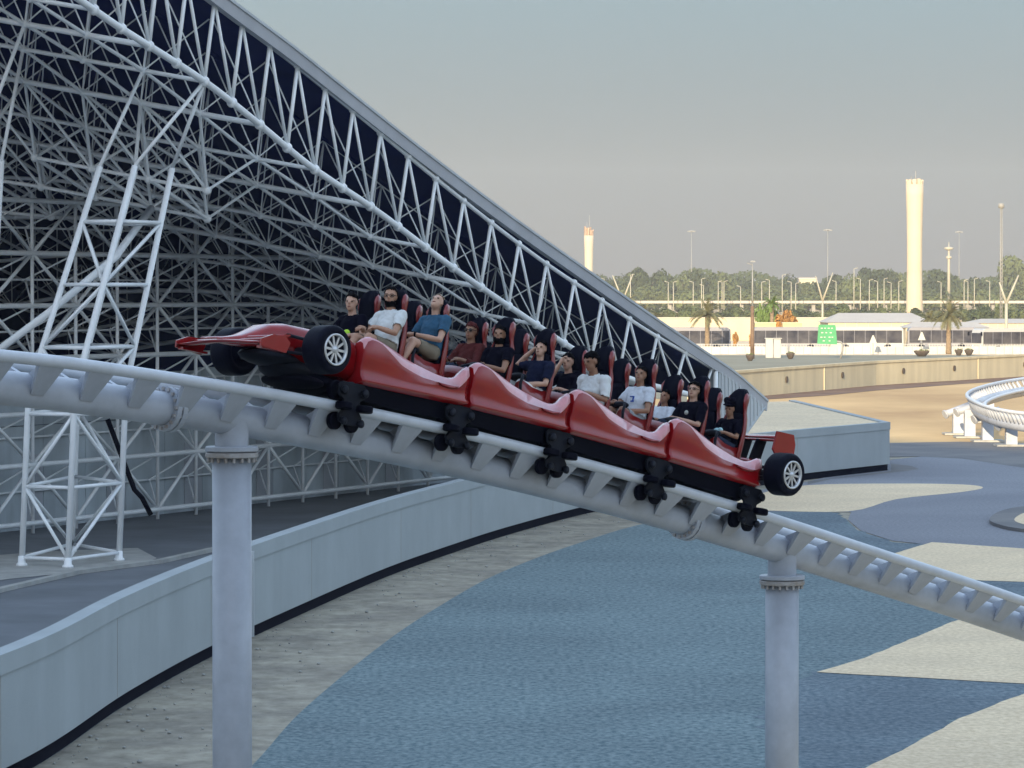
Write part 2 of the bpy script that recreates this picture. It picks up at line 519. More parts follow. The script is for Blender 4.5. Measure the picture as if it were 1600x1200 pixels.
# far ground: red soil at the foot of the far wall, olive road above it
fw_base = [(1080, 630), (1197, 618), (1369, 602), (1600, 588), (1800, 578)]
fw_pts = [gnd(x, y) for x, y in fw_base]
sheet('soil', [(1080, 636), (1197, 624), (1290, 618), (1369, 610), (1500, 600), (1600, 594), (1800, 584), (1800, 574), (1600, 584), (1369, 598), (1197, 614), (1080, 626)], .0, M['red_soil'])
back = [(p.x - .6, p.y + 1.5) for p in fw_pts]
sheet('far_road', None, .0, M['road_far'], back + [(130, 520), (60, 520), (-20, 520)])
sheet('far_pavement', None, .004, M['cream'], [(-40, 498), (130, 498), (150, 640), (-40, 640)])
# kerb line in the yard
kp = [gnd(x, y) for x, y in [(-300, 1010), (0, 925), (120, 897), (250, 880), (330, 862), (400, 850), (470, 834)]]
mb = MB()
for a, b in zip(kp[:-1], kp[1:]):
    d = (b - a); nrm = Vector((-d.y, d.x, 0)).normalized() * .12
    mb.add([a - nrm, b - nrm, b + nrm, a + nrm, a - nrm + Vector((0, 0, .12)), b - nrm + Vector((0, 0, .12)), b + nrm + Vector((0, 0, .12)), a + nrm + Vector((0, 0, .12))],
           [(0, 1, 5, 4), (1, 2, 6, 5), (2, 3, 7, 6), (3, 0, 4, 7), (4, 5, 6, 7)], 0, False)
o = mb.build('kerb', M['kerb']); o['kind'] = 'structure'
sheet('concrete_pad', [(-60, 915), (10, 905), (215, 884), (245, 872), (215, 856), (60, 862), (-60, 872)], .004, M['kerb'])

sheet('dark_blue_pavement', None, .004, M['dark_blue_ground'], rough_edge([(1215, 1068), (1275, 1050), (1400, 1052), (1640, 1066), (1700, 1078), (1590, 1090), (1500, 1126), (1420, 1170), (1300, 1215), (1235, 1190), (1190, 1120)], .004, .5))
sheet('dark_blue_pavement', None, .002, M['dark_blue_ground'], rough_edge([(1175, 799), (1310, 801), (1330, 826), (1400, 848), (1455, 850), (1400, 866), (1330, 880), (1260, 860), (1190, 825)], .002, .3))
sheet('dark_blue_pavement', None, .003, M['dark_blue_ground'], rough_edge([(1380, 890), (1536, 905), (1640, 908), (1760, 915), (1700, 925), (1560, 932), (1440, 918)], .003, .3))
# ================================================================== CURVED WALL
WH = 2.2
wo_ = gnd(600, 905)
root = thing('curved_wall', 'long curved grey concrete wall on a dark recessed plinth beside the blue pavement', 'wall', wo_)
def wall_strip(mb, pts, z0, z1, off_front, off_back):
    rf = []
    for i, p in enumerate(pts):
        t = (pts[min(i + 1, len(pts) - 1)] - pts[max(i - 1, 0)]); t.z = 0; t.normalize()
        nb = Vector((-t.y, t.x, 0))                    # towards the yard
        a = p - nb * off_front; b = p + nb * off_back
        rf.append([Vector((a.x, a.y, z0)), Vector((a.x, a.y, z1)), Vector((b.x, b.y, z1)), Vector((b.x, b.y, z0))])
    mb.loft(rf, True, True, 0, False)
mb = MB(); wall_strip(mb, wall_pts, .30, WH - .001, .0, .28); mb.build('wall_face', M['concrete_wall'], root, wo_)
mb = MB(); wall_strip(mb, wall_pts, WH - .30, WH + .04, .035, .32); mb.build('coping', M['concrete_wall'], root, wo_)
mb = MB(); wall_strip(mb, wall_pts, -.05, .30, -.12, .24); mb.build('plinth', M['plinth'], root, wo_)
# return at the right end
e = wall_pts[-1]
ret = [e + Vector((-.14, .14, 0)), Vector((15.6, 214, 0))]
mb = MB(); wall_strip(mb, ret, .30, WH - .003, .14, .14); mb.build('return_wall', M['concrete_wall'], root, wo_)
mb = MB(); wall_strip(mb, ret, WH - .28, WH + .036, .17, .17); mb.build('coping', M['concrete_wall'], root, wo_)
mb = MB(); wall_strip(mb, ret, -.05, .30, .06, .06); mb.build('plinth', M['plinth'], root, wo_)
deckpts = [p.copy() for p in wall_pts if p.x > 8.5]
dk = [Vector((p.x - .02, p.y + .29, WH - .02)) for p in deckpts] + [Vector((15.4, 213.5, WH - .02)), Vector((6.0, 205, WH - .02))]
mb = MB(); mb.prism(dk, (0, 0, -.25)); mb.build('deck', M['cream'], root, wo_)
for i in range(5, len(wall_pts) - 2, 9):
    p = wall_pts[i]; t = (wall_pts[i + 1] - wall_pts[i - 1]); t.z = 0; t.normalize(); nb = Vector((t.y, -t.x, 0))
    mb = MB(); mb.prism([p - t * .012 + nb * .003 + Vector((0, 0, .32)), p + t * .012 + nb * .003 + Vector((0, 0, .32)), p + t * .012 + nb * .003 + Vector((0, 0, WH - .32)), p - t * .012 + nb * .003 + Vector((0, 0, WH - .32))], -nb * .05)
    mb.build('panel_joint', M['sand'], root, wo_)
gr_ = random.Random(8); gv = MB()
for q in range(500):
    i = gr_.randrange(2, len(wall_pts) - 30); p = wall_pts[i].lerp(wall_pts[i + 1], gr_.random())
    t = (wall_pts[i + 1] - wall_pts[i - 1]); t.z = 0; t.normalize(); nb = Vector((t.y, -t.x, 0))
    c_ = p + nb * (.1 + 2.6 * gr_.random() ** 2.2); s_ = gr_.choice([.02, .025, .03, .04, .07]) * gr_.uniform(.7, 1.2)
    s_ *= .7; gv.ell(c_ + Vector((0, 0, s_ * .3)), (s_, s_ * gr_.uniform(.6, 1), s_ * .6), None, 5, 3)
go_ = gv.build('gravel', M['kerb'], recalc=False); tag(go_, 'loose grey gravel scattered along the foot of the curved wall', 'gravel', kind='stuff')
# joint post near the front column
jp = gnd(392, 1009)
mb = MB(); mb.box(jp + Vector((.0, -.06, 1.22)), (.16, .14, 2.0)); mb.build('joint_post', M['cladding'], root, wo_)

# ================================================================== TRUSS ROOF BUILDING
def yedge(px): return 1.0 / (.00952 - 2.83e-6 * px)
ETOP = [(-100, -335), (370, 28), (462, 100), (554, 174), (654, 257), (770, 350), (852, 411), (930, 463), (1022, 523), (1125, 580)]
EBOT = [(-100, -155), (125, 0), (184, 41), (316, 125), (400, 190), (484, 259), (585, 327), (710, 420), (830, 502), (900, 548), (980, 590), (1060, 612), (1125, 628)]
OUT = [(-100, -356), (365, 0), (455, 67), (540, 135), (625, 203), (700, 261), (800, 336), (900, 407), (1025, 495), (1100, 546), (1150, 580), (1192, 617)]
TD = Vector((-.92, .39, .18))
roof_o = at(1125, 628, yedge(1125)); roof_o.z = 0
roof = thing('truss_roof_building', 'huge dark roof wing open at its side, carried on a white tubular space frame', 'building', roof_o)
ks = list(range(0, 25))
bpx = [60 + 43.2 * k for k in ks]
apx = [b + 16 for b in bpx]
dt = 2.1
NJ = 20
Lb = [at(p, interp(EBOT, p), yedge(p) + .4) for p in bpx]
Ub = [at(p, interp(ETOP, p), yedge(p)) for p in apx]
def vault(t): return TD * t - Vector((0, 0, .0125 * max(0, t - 11) ** 2))
def Ln(k, j): return Lb[k] + vault(dt * j)
def Un(k, j): return Ub[k] + vault(dt * j)
# edge truss: each web member its own part
for k in ks:
    mb = MB(); mb.tube([Lb[k], Ub[k]], .062, 8); mb.build('strut', M['tube'], roof, roof_o)
    if k < 24:
        mb = MB(); mb.tube([Lb[k + 1], Ub[k]], .055, 8); mb.build('strut', M['tube'], roof, roof_o)
mb = MB(); mb.tube([at(p, interp(ETOP, p), yedge(p)) for p in range(-60, 1126, 20)], .075, 8); mb.build('edge_chord', M['tube'], roof, roof_o)
mb = MB(); mb.tube([at(p, interp(EBOT, p), yedge(p) + .4) for p in range(-60, 1126, 20)], .11, 10); mb.build('edge_chord', M['tube'], roof, roof_o)
# nodes of the edge truss
for k in ks:
    for q, rr_ in ((Lb[k], .17), (Ub[k], .13)):
        mb = MB(); mb.ell(q, (rr_, rr_, rr_), None, 8, 6); mb.build('node_joint', M['tube'], roof, roof_o)
# the lower chords that run across the roof are parts; the mass of the frame behind them is one part
for k in range(0, 25, 2):
    mb = MB(); mb.tube([Ln(k, j) for j in range(NJ + 1)], .088 if k % 4 == 0 else .068, 8); mb.build('cross_chord', M['tube'], roof, roof_o)
mb = MB()
for k in range(0, 25, 2):
    for j in range(0, NJ):
        if k < 24:
            u = (Un(k + 1, j) + Un(k + 1, j + 1)) / 2
            if j: mb.tube([Ln(k, j), Ln(k + 2, j)], .058, 6, False)
            for q in (Ln(k, j), Ln(k + 2, j), Ln(k, j + 1), Ln(k + 2, j + 1)): mb.tube([q, u], .026, 5, False)
            if k < 22 and j % 2: mb.tube([u, (Un(k + 3, j) + Un(k + 3, j + 1)) / 2], .026, 5, False)
        if j: mb.ell(Ln(k, j), (.13, .13, .13), None, 7, 5)
o = mb.build('space_frame', M['tube_in'], roof, roof_o, recalc=False); o['kind'] = 'stuff'
# third layer: transfer truss that gathers the roof load over the lattice towers
def to_px(p):
    q = p - Vector((0, 0, CAM_Z))
    x, y, z = q.x, q.y * SA + q.z * CA, q.y * CA - q.z * SA
    return 800 + x / z * FPX, 600 - y / z * FPX
alln = [Ln(k, j) for k in range(0, 25, 2) for j in range(0, NJ)]
mn = {}
for k in range(0, 23, 2):
    for j in range(1, NJ - 1):
        c4 = [Ln(k, j), Ln(k + 2, j), Ln(k, j + 1), Ln(k + 2, j + 1)]
        p = sum(c4, Vector()) / 4 + Vector((.25, -.1, -1.9))
        x, y = to_px(p)
        if -60 < x < 430 and 245 < y < 350: mn[(k, j)] = (p, c4)
mb = MB()
for (k, j), (p, c4) in mn.items():
    for q in c4: mb.tube([p, q], .05, 6, False)
    mb.ell(p, (.15, .15, .15), None, 8, 6)
    for nb_ in ((k + 2, j), (k, j + 1)):
        if nb_ in mn: mb.tube([p, mn[nb_][0]], .07, 6, False)
tn = [p for p, c4 in mn.values()]
mb.build('transfer_web', M['tube_in'], roof, roof_o, recalc=False)
# roof shell: ruled surface from the edge, dark underside
sp = [-100 + 20 * i for i in range(66)]
def outp(p): return at(p, interp(OUT, p), yedge(p) - .5)
shell = []
for p in sp:
    a = outp(p) + Vector((0, 0, -.30))
    ts = [.3, 6, 12, 16, 20, 24, 28, 32, 36, 40, 44]
    shell.append([a + vault(t) for t in ts] + [a + vault(t) + Vector((0, 0, -.12 if t < 1 else -.4)) for t in reversed(ts)])
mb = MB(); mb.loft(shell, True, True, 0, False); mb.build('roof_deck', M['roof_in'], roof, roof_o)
# purlins under the deck
mb = MB()
for j in range(1, 20):
    mb.tube([outp(p) + Vector((0, 0, -.58)) + vault(1.05 + 2.1 * j) for p in range(-100, 1190, 60)], .09, 4, False)
mb.build('purlins', M['roof_in'], roof, roof_o)
# fascia
fa = []
for p in sp:
    a = outp(p)
    fa.append([a, a + TD * .35, a + TD * .35 + Vector((0, 0, -.50)), a + Vector((-.04, .02, -.50))])
mb = MB(); mb.loft(fa, True, True, 0, False); mb.build('fascia', M['fascia'], roof, roof_o)
tr = []
for p in sp:
    a = outp(p) + Vector((.03, -.015, -.02))
    tr.append([a, a + Vector((-.06, .03, 0)), a + Vector((-.06, .03, -.09)), a + Vector((0, 0, -.09))])
mb = MB(); mb.loft(tr, True, True, 0, False); mb.build('fascia_trim', M['cladding'], roof, roof_o)
# ribbed end panel at the tip
A0 = at(1120, 570, yedge(1120) - .15); A1 = at(1120, 760, yedge(1120) - .15)
B0 = at(1186, 622, yedge(1186) - .15); B1 = at(1120, 720, yedge(1120) - .15)
T1 = at(1196, 626, yedge(1196) - .4)
low = at(1138, 700, yedge(1138) - .15)
mb = MB()
NR = 26
for i in range(NR):
    p0 = 1120 + (1194 - 1120) * i / NR; p1 = 1120 + (1194 - 1120) * (i + .86) / NR
    def top(p): return interp([(1120, 576), (1150, 596), (1194, 632)], p)
    def bot(p): return max(top(p) + 2, lin([(1120, 745), (1150, 696), (1194, 634)], p))
    q = [at(p0, top(p0), yedge(p0)), at(p1, top(p1), yedge(p1)), at(p1, bot(p1), yedge(p1)), at(p0, bot(p0), yedge(p0))]
    mb.prism(q, Vector((.12, -.06, 0)) * (1.0 if i % 2 else .8))
mb.tube([at(1194, 634, yedge(1194) - .1), at(1150, 696, yedge(1150) - .1), at(1118, 748, yedge(1118) - .1)], .11, 8)
mb.build('end_cladding', M['cladding'], roof, roof_o)
mb = MB(); mb.prism([at(1120, 575, yedge(1120) + .1), at(1192, 630, yedge(1192) + .1), at(1150, 696, yedge(1150) + .1), at(1120, 745, yedge(1120) + .1)], Vector((-.3, .15, 0)))
mb.build('end_panel', M['fascia'], roof, roof_o)
mb = MB(); mb.tube([at(1118, 566, yedge(1118) - .1), at(1118, 748, yedge(1118) - .1)], .10, 8); mb.build('end_post', M['tube'], roof, roof_o)
# rear walls under the roof
ed = Vector((.39, .92, 0)).normalized()
r0 = gnd(0, 832)
def wallbox(mb, a, d, s0, s1, z0, z1, th):
    p = a + d * s0; q = a + d * s1
    nb = Vector((-d.y, d.x, 0)) * th
    mb.prism([Vector((p.x, p.y, z0)), Vector((q.x, q.y, z0)), Vector((q.x, q.y, z1)), Vector((p.x, p.y, z1))], nb)
mb = MB()
for i in range(-8, 20):
    wallbox(mb, r0, ed, i * 3.0, i * 3.0 + 2.96, 0, 3.6, .2)
    wallbox(mb, r0, ed, i * 3.0, i * 3.0 + 2.96, 3.63, 5.3 + .1 * (i % 2), .2)
mb.build('rear_wall', M['panel_wall'], roof, roof_o)
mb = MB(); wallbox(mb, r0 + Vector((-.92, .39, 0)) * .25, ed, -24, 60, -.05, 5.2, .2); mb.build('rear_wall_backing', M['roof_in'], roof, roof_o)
for i in range(-2, 9):
    c = r0 + ed * (i * 6 + 1.5) + Vector((.92, -.39, 0)) * .03
    mb = MB(); wallbox(mb, c, ed, 0, 1.4, .2, 2.6, .02); mb.build('rear_door', M['fascia'], roof, roof_o)
r1 = r0 + Vector((-.92, .39, 0)) * 34
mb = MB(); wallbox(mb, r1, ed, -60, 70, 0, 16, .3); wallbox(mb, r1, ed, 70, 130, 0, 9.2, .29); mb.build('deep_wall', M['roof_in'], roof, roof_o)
# braced frame standing in front of the rear wall
fr = r0 + Vector((.92, -.39, 0)) * 1.3
fo = Vector((fr.x, fr.y, 0))
frame = thing('braced_frame', 'low white tubular bracing frame running along the pale wall below the dark roof', 'frame', fo)
lev = [.35, 2.35, 4.1, 6.0, 7.8, 9.6, 11.4]
for z in lev:
    mb = MB(); mb.tube([fr + ed * s + Vector((0, 0, z)) for s in (-16, 0, 14, 28, 40 - z)], .09, 8); mb.build('rail', M['tube'], frame, fo)
bay = 3.0
inn = Vector((.92, -.39, 0))
web = MB()
for i in range(-5, 12):
    a = fr + ed * (i * bay)
    top_ = 11.6 if i < 6 else 7.8
    mb = MB(); mb.tube([a, a + Vector((0, 0, top_))], .065, 8); mb.build('post', M['tube'], frame, fo)
    for q, (z0, z1) in enumerate(zip(lev[:-1], lev[1:])):
        if z1 > top_: continue
        b = a + ed * bay
        s, e2 = (a, b) if (i + q) % 2 else (b, a)
        web.tube([s + Vector((0, 0, z0)), e2 + Vector((0, 0, z1))], .066, 6)
        m_ = (a + b) / 2 - inn * 1.15 + Vector((0, 0, (z0 + z1) / 2))
        for w_ in (a + Vector((0, 0, z0)), b + Vector((0, 0, z1))): web.tube([w_, m_], .035, 5, False)
        web.tube([m_, m_ + ed * bay], .04, 5, False)
o = web.build('bracing_web', M['tube_in'], frame, fo, recalc=False); o['kind'] = 'stuff'
# lattice towers
def lattice_tower(base_px, top_pt, label, levels, Y, kink, name='lattice_tower'):
    """base_px: four foot pixels, kink height; legs lean towards top_pt above it"""
    feet = [gnd(*p) for p in base_px]
    c = sum(feet, Vector()) / 4
    root = thing(name, label, 'tower', c, 'lattice towers under the truss roof')
    kz = kink
    def leg(i, z):
        f = feet[i]
        if z <= kz: return Vector((f.x + (z / kz) * .22, f.y, z))
        k0 = Vector((f.x + .22, f.y, kz))
        tt = (z - kz) / (top_pt.z - kz)
        goal = top_pt + (Vector((f.x, f.y, 0)) - c) * .75
        goal.z = top_pt.z
        return k0.lerp(Vector((goal.x, goal.y, top_pt.z)), tt)
    for i in range(4):
        mb = MB(); mb.tube([leg(i, 0), leg(i, kz), leg(i, top_pt.z)], .095, 10); mb.build('leg', M['tube'], root, c)
        mb = MB(); mb.lathe([(.17, 0), (.17, .06), (.12, .1), (.11, .3), (.0, .3)], leg(i, 0), 'z', 12); mb.build('foot', M['tube'], root, c)
    for q in range(len(levels) - 1):
        z0, z1 = levels[q], levels[q + 1]
        for i in range(4):
            j = (i + 1) % 4
            mb = MB(); mb.tube([leg(i, z1), leg(j, z1)], .06, 8); mb.build('rung', M['tube'], root, c)
            a, b = (i, j) if (q + i) % 2 else (j, i)
            mb = MB(); mb.tube([leg(a, z0), leg(b, z1)], .055, 8); mb.build('brace', M['tube'], root, c)
    for i in range(4):
        j = (i + 1) % 4
        mb = MB(); mb.tube([leg(i, .25), leg(j, .25)], .055, 8); mb.build('rung', M['tube'], root, c)
    # gathering struts to the roof
    for i in range(4):
        q = min(alln, key=lambda q: (q - leg(i, top_pt.z)).length)
        mb = MB(); mb.tube([leg(i, top_pt.z), q], .06, 8); mb.build('head_strut', M['tube'], root, c)
    return root, leg
tt, legf = lattice_tower([(34, 884), (106, 887), (186, 876), (112, 862)], at(212, 262, 117.5), 'white lattice tower on concrete pad, leaning towards the dark roof above it',
                   [.25, 2.4, 4.6, 6.6, 8.5, 10.4], 116, 5.3)
# raking prop from the tower into the roof
pb = gnd(-20, 868)
prop = thing('raking_prop', 'thick white inclined tube rising behind the lattice tower into the roof truss', 'prop', pb)
mb = MB(); mb.tube([at(-60, 590, 117), at(78, 487, 117), at(180, 402, 117), min(tn, key=lambda q: (Vector(to_px(q)) - Vector((277, 317))).length)], .12, 10); mb.build('prop_tube', M['tube'], prop, pb)
mb = MB(); mb.tube([at(-60, 590, 117), pb], .11, 10); mb.build('prop_post', M['tube'], prop, pb)
lattice_tower([(-150, 876), (-84, 882), (-28, 870), (-98, 856)], at(-45, 250, 117.5), 'white lattice tower half cut off by the left edge of the view',
              [.25, 2.4, 4.6, 6.6, 8.5, 10.4], 116, 5.3)
# long inclined black cable tray hanging before the rear wall
ct = gnd(300, 830)
mb = MB(); mb.tube([at(168, 655, 125), at(210, 765, 125), at(222, 778, 125), at(236, 805, 125)], .09, 6)
tag(mb.build('drain_pipe', M['black'], origin=ct), 'black inclined pipe hanging behind the white lattice tower', 'pipe')

# ================================================================== UNSEEN HALL BEHIND THE CAMERA (added and shaped to shade the track)
hb = Vector((0, -40, 0))
hall = thing('shade_hall', 'unseen pale ribbed hall added behind the viewpoint to shade the track', 'building', hb)
mb = MB(); rings = []
for i in range(0, 61):
    x = -190 + i * 380 / 60
    yy = -30 - 18 * (x / 190) ** 2
    h = 50.5 - 9 * (x / 190) ** 2 + 17 * min(1, max(0, (-20 - x) / 40))  # roofline raised on the left to keep sun out of the truss interior
    rings.append([Vector((x, yy, 0)), Vector((x, yy, h * .8)), Vector((x, yy - 6, h)), Vector((x, yy - 50, h * .96)), Vector((x, yy - 90, 0))])
mb.loft(rings, True, True, 0, False); mb.build('hall_shell', M['hall'], hall, hb)
mb = MB()
for i in range(1, 60, 2):
    x = -190 + i * 380 / 60
    yy = -30 - 18 * (x / 190) ** 2
    h = 50.5 - 9 * (x / 190) ** 2 + 17 * min(1, max(0, (-20 - x) / 40))
    mb.box((x, yy + .15, h * .4), (.5, .5, h * .78))
mb.build('hall_ribs', M['fascia'], hall, hb)

# ================================================================== COASTER TRACK
SPINE = [(-120, 596), (-60, 600), (80, 614), (300, 645), (420, 664), (600, 698), (735, 727), (860, 757), (1030, 802), (1202, 853), (1300, 884), (1487, 943), (1600, 981), (1750, 1032), (2000, 1112)]
def ytrk(p): return 1.0 / (.021684 - 3.52e-6 * p)
def spos(p): return at(p, interp(SPINE, p), ytrk(p))
def sroll(p): return R(lin([(0, 3), (500, 2), (1200, -2), (1600, -4)], p))
tabp = [-140 + i for i in range(0, 2141)]
tabs = [0.0]
_pp = spos(tabp[0])
for p in tabp[1:]:
    q = spos(p); tabs.append(tabs[-1] + (q - _pp).length); _pp = q
def s_of(p): return float(np.interp(p, tabp, tabs))
def p_of(s): return float(np.interp(s, tabs, tabp))
def frame_at(p):
    """x forward (towards the nose), y left of the train (towards the viewer), z up"""
    c = spos(p)
    f = (spos(p - 6) - spos(p + 6)).normalized()
    l = Vector((0, 0, 1)).cross(f).normalized()
    u = f.cross(l).normalized()
    r = sroll(p)
    l2 = l * math.cos(r) + u * math.sin(r)
    u2 = f.cross(l2).normalized()
    m = Matrix((f, l2, u2)).transposed().to_4x4()
    m.translation = c
    return m
WR, VR, RSP, RRL = .335, .45, .212, .076
to = spos(360); to.z = 0
trk = thing('coaster_track', 'white steel coaster track with thick spine tube sloping down under the red train', 'coaster track', to)
ps = list(range(-135, 1960, 12))
mb = MB(); mb.tube([spos(p) for p in ps], RSP, 28); mb.build('spine_tube', M['white_paint'], trk, to)
for sgn in (1, -1):
    mb = MB(); mb.tube([frame_at(p) @ Vector((0, sgn * VR, WR)) for p in ps], RRL, 16); mb.build('rail', M['white_rail'], trk, to)
# cross ties: a pair of folded gussets each
tm = MB()
for sg in (1, -1):
    def G(x, v, w): return Vector((x, v * sg, w))
    prof = [(.06, .19), (.30, .30), (.38, .31), (.47, .27), (.41, .20), (.22, .0), (.17, -.11), (.12, .05)]
    tm.prism([G(-.035, v, w) for v, w in prof], (.07, 0, 0))
    # stiffening flange along the track under the rail
    tm.add([G(-.20, .40, .272), G(.20, .40, .272), G(.20, .47, .268), G(-.20, .47, .268), G(-.10, .2, .0), G(.10, .2, .0), G(.10, .215, -.07), G(-.10, .215, -.07)],
           [(0, 1, 5, 4), (3, 2, 6, 7), (1, 2, 6, 5), (0, 4, 7, 3), (0, 3, 2, 1)], 0, False)
tme = tm.mesh('cross_tie', M['white_paint'])
s = s_of(42)
smax = s_of(1940)
tie_p = []
s -= .80 * 4
while s < smax:
    tie_p.append(p_of(s)); s += .795
inv = Matrix.Translation(-to)
for p in tie_p:
    o = bpy.data.objects.new('cross_tie', tme); COL.objects.link(o)
    mm = inv @ frame_at(p)
    o.location = mm.to_translation(); o.rotation_euler = mm.to_euler(); o.parent = trk
# joint flanges on the spine
for p in (262, 1072):
    f = frame_at(p)
    mb = MB()
    for dx, rr in ((-.05, .285), (.05, .285)):
        ring = [(RSP + .002, dx - .035), (rr, dx - .035), (rr, dx + .035), (RSP + .002, dx + .035)]
        mb.lathe(ring, (0, 0, 0), 'x', 28, 0, False)
    for k in range(16):
        a = 2 * PI * k / 16
        mb.box((0, .25 * math.cos(a), .25 * math.sin(a)), (.22, .04, .04), None, 1)
    ob = mb.build('joint_flange', [M['white_paint'], M['flange_paint']], trk)
    mm = inv @ f; ob.location = mm.to_translation(); ob.rotation_euler = mm.to_euler()
# columns
for p, lab, fz in ((362, 'thick white pillar carrying the track below the front of the red train', .49), (1222, 'slimmer looking white pillar carrying the track just past the rear wheel', .42)):
    c = spos(p); b = Vector((c.x, c.y, 0))
    col = thing('support_column', lab, 'column', b, 'pillars carrying the coaster track')
    zt = c.z
    zf = at(p, 705 if p == 362 else 905, c.y).z
    mb = MB(); mb.tube([b + Vector((0, 0, -.2)), Vector((c.x, c.y, zf - .05))], .252, 32, True); mb.build('pillar', M['white_paint'], col, b)
    mb = MB(); mb.tube([Vector((c.x, c.y, zf + .0)), Vector((c.x, c.y, zt - .02))], .215, 32, False); mb.build('sleeve', M['white_paint'], col, b)
    for dz in (-.048, .03):
        mb = MB(); mb.lathe([(.05, -.034), (.325, -.034), (.34, -.022), (.34, .022), (.325, .034), (.05, .034)], (c.x, c.y, zf + dz), 'z', 36, 0, False)
        mb.build('flange_plate', M['flange_paint'] if dz < 0 else M['white_paint'], col, b)
    mb = MB()
    for k in range(18):
        a = 2 * PI * k / 18
        mb.lathe([(.02, -.03), (.02, .03)], (c.x + .3 * math.cos(a), c.y + .3 * math.sin(a), zf - .11), 'z', 6, 0, False)
    mb.build('bolts', M['flange_paint'], col, b)
    mb = MB(); mb.lathe([(.55, 0), (.55, .04), (.3, .05), (.26, .35)], (c.x, c.y, .01), 'z', 28, 0, False); mb.build('base_plate', M['white_paint'], col, b)

# second stretch of track at the right, on squat pedestals
t2o = gnd(1570, 700)
cur = [(1780, 640, 196), (1690, 652, 199), (1620, 655, 202), (1570, 648, 204.5), (1540, 638, 208), (1525, 627, 214), (1533, 618, 222), (1560, 609, 230), (1600, 601, 238), (1680, 590, 248), (1760, 583, 256)]
c3 = smooth_poly([at(x, y, Y) for x, y, Y in cur], 8)
trk2 = thing('coaster_track', 'white coaster track curving round on squat pedestals at the right edge', 'coaster track', t2o)
mb = MB(); mb.tube([p - Vector((0, 0, .42)) for p in c3], .30, 16); mb.build('spine_tube', M['white_paint'], trk2, t2o)
def side(pts, i):
    t = pts[min(i + 1, len(pts) - 1)] - pts[max(i - 1, 0)]
    return Vector((-t.y, t.x, 0)).normalized()
for sg in (1, -1):
    mb = MB(); mb.tube([p + side(c3, i) * (.5 * sg) + Vector((0, 0, .02 + .28 * sg)) for i, p in enumerate(c3)], .10, 12); mb.build('rail', M['white_rail'], trk2, t2o)
for i in range(2, len(c3) - 2, 1):
    p = c3[i]; sd = side(c3, i)
    mb = MB()
    for sg in (1, -1):
        mb.tube([p - Vector((0, 0, .42)) + sd * (.1 * sg), p + sd * (.5 * sg) + Vector((0, 0, -.04 + .28 * sg))], [.15, .07], 6)
    mb.build('cross_tie', M['white_paint'], trk2, t2o)
ped_px = [(1497, 679, 643, 'white pedestal, farthest left of those below the curved track', 5), (1515, 684, 640, 'white pedestal overlapping the leftmost one below the curved track', 7),
          (1543, 690, 651, 'white pedestal in the middle below the bend of the curved track', 8), (1580, 697, 661, 'white pedestal nearest the viewer under the curved track', 9),
          (1545, 660, 628, 'far white pedestal seen through the loop of the curved track', 5)]
for px, yb, yt, lab, w in ped_px:
    b = gnd(px, yb)
    zt = at(px, yt, b.y).z
    pr = thing('track_pedestal', lab, 'pedestal', b, 'pedestals of the curved track')
    mb = MB(); mb.box(b + Vector((0, 0, zt / 2)), (.62, .62, zt)); mb.build('stem', M['white_paint'], pr, b, bevel=.03)
    mb = MB(); mb.box(b + Vector((0, 0, .05)), (1.7, 1.7, .1)); mb.build('footing', M['kerb'], pr, b)
    mb = MB(); mb.tube([b + Vector((-.75, -.1, zt - .15)), b + Vector((.7, .5, zt + .35))], .2, 12); mb.tube([b + Vector((-.80, -.12, zt - .18)), b + Vector((-.72, -.09, zt - .14))], .27, 12)
    mb.build('arm', M['white_paint'], pr, b)

# ================================================================== RED TRAIN
def wheel(mb_t, mb_r, c, r, w, side_):
    """tyre and rim with spokes; axis y; side_ = +1 outer face towards +y"""
    x, y, z = c
    prof = [(r * .63, -w / 2), (r * .90, -w / 2), (r * .985, -w / 2 + .035), (r, -w / 2 + .07), (r, w / 2 - .07), (r * .985, w / 2 - .035), (r * .90, w / 2), (r * .66, w / 2 - .006), (r * .63, w / 2 - .03)]
    mb_t.lathe(prof, c, 'y', 36)
    o = side_ * (w / 2)
    ri = r * .655
    a, b = (o - side_ * .02), (o + side_ * .012)
    mb_r.lathe([(ri * .86, a - side_ * .10), (ri * .86, a), (ri * .90, b), (ri, b), (ri * 1.0, a), (ri * .98, a - side_ * .10)], c, 'y', 36)
    mb_r.lathe([(.001, o - side_ * .10), (ri * .9, o - side_ * .10), (ri * .9, o - side_ * .09), (.001, o - side_ * .09)], c, 'y', 24, 1)
    for k in range(10):
        an = 2 * PI * k / 10
        rot = Matrix.Rotation(-an, 3, 'Y')
        mid = Vector((ri * .5, 0, 0))
        mb_r.box(Vector(c) + rot @ mid + Vector((0, o - side_ * .03, 0)), (ri * .86, .03, .030), rot)
    mb_r.lathe([(ri * .22, o - side_ * .06), (ri * .22, o - side_ * .0), (.001, o + side_ * .005)], c, 'y', 14)

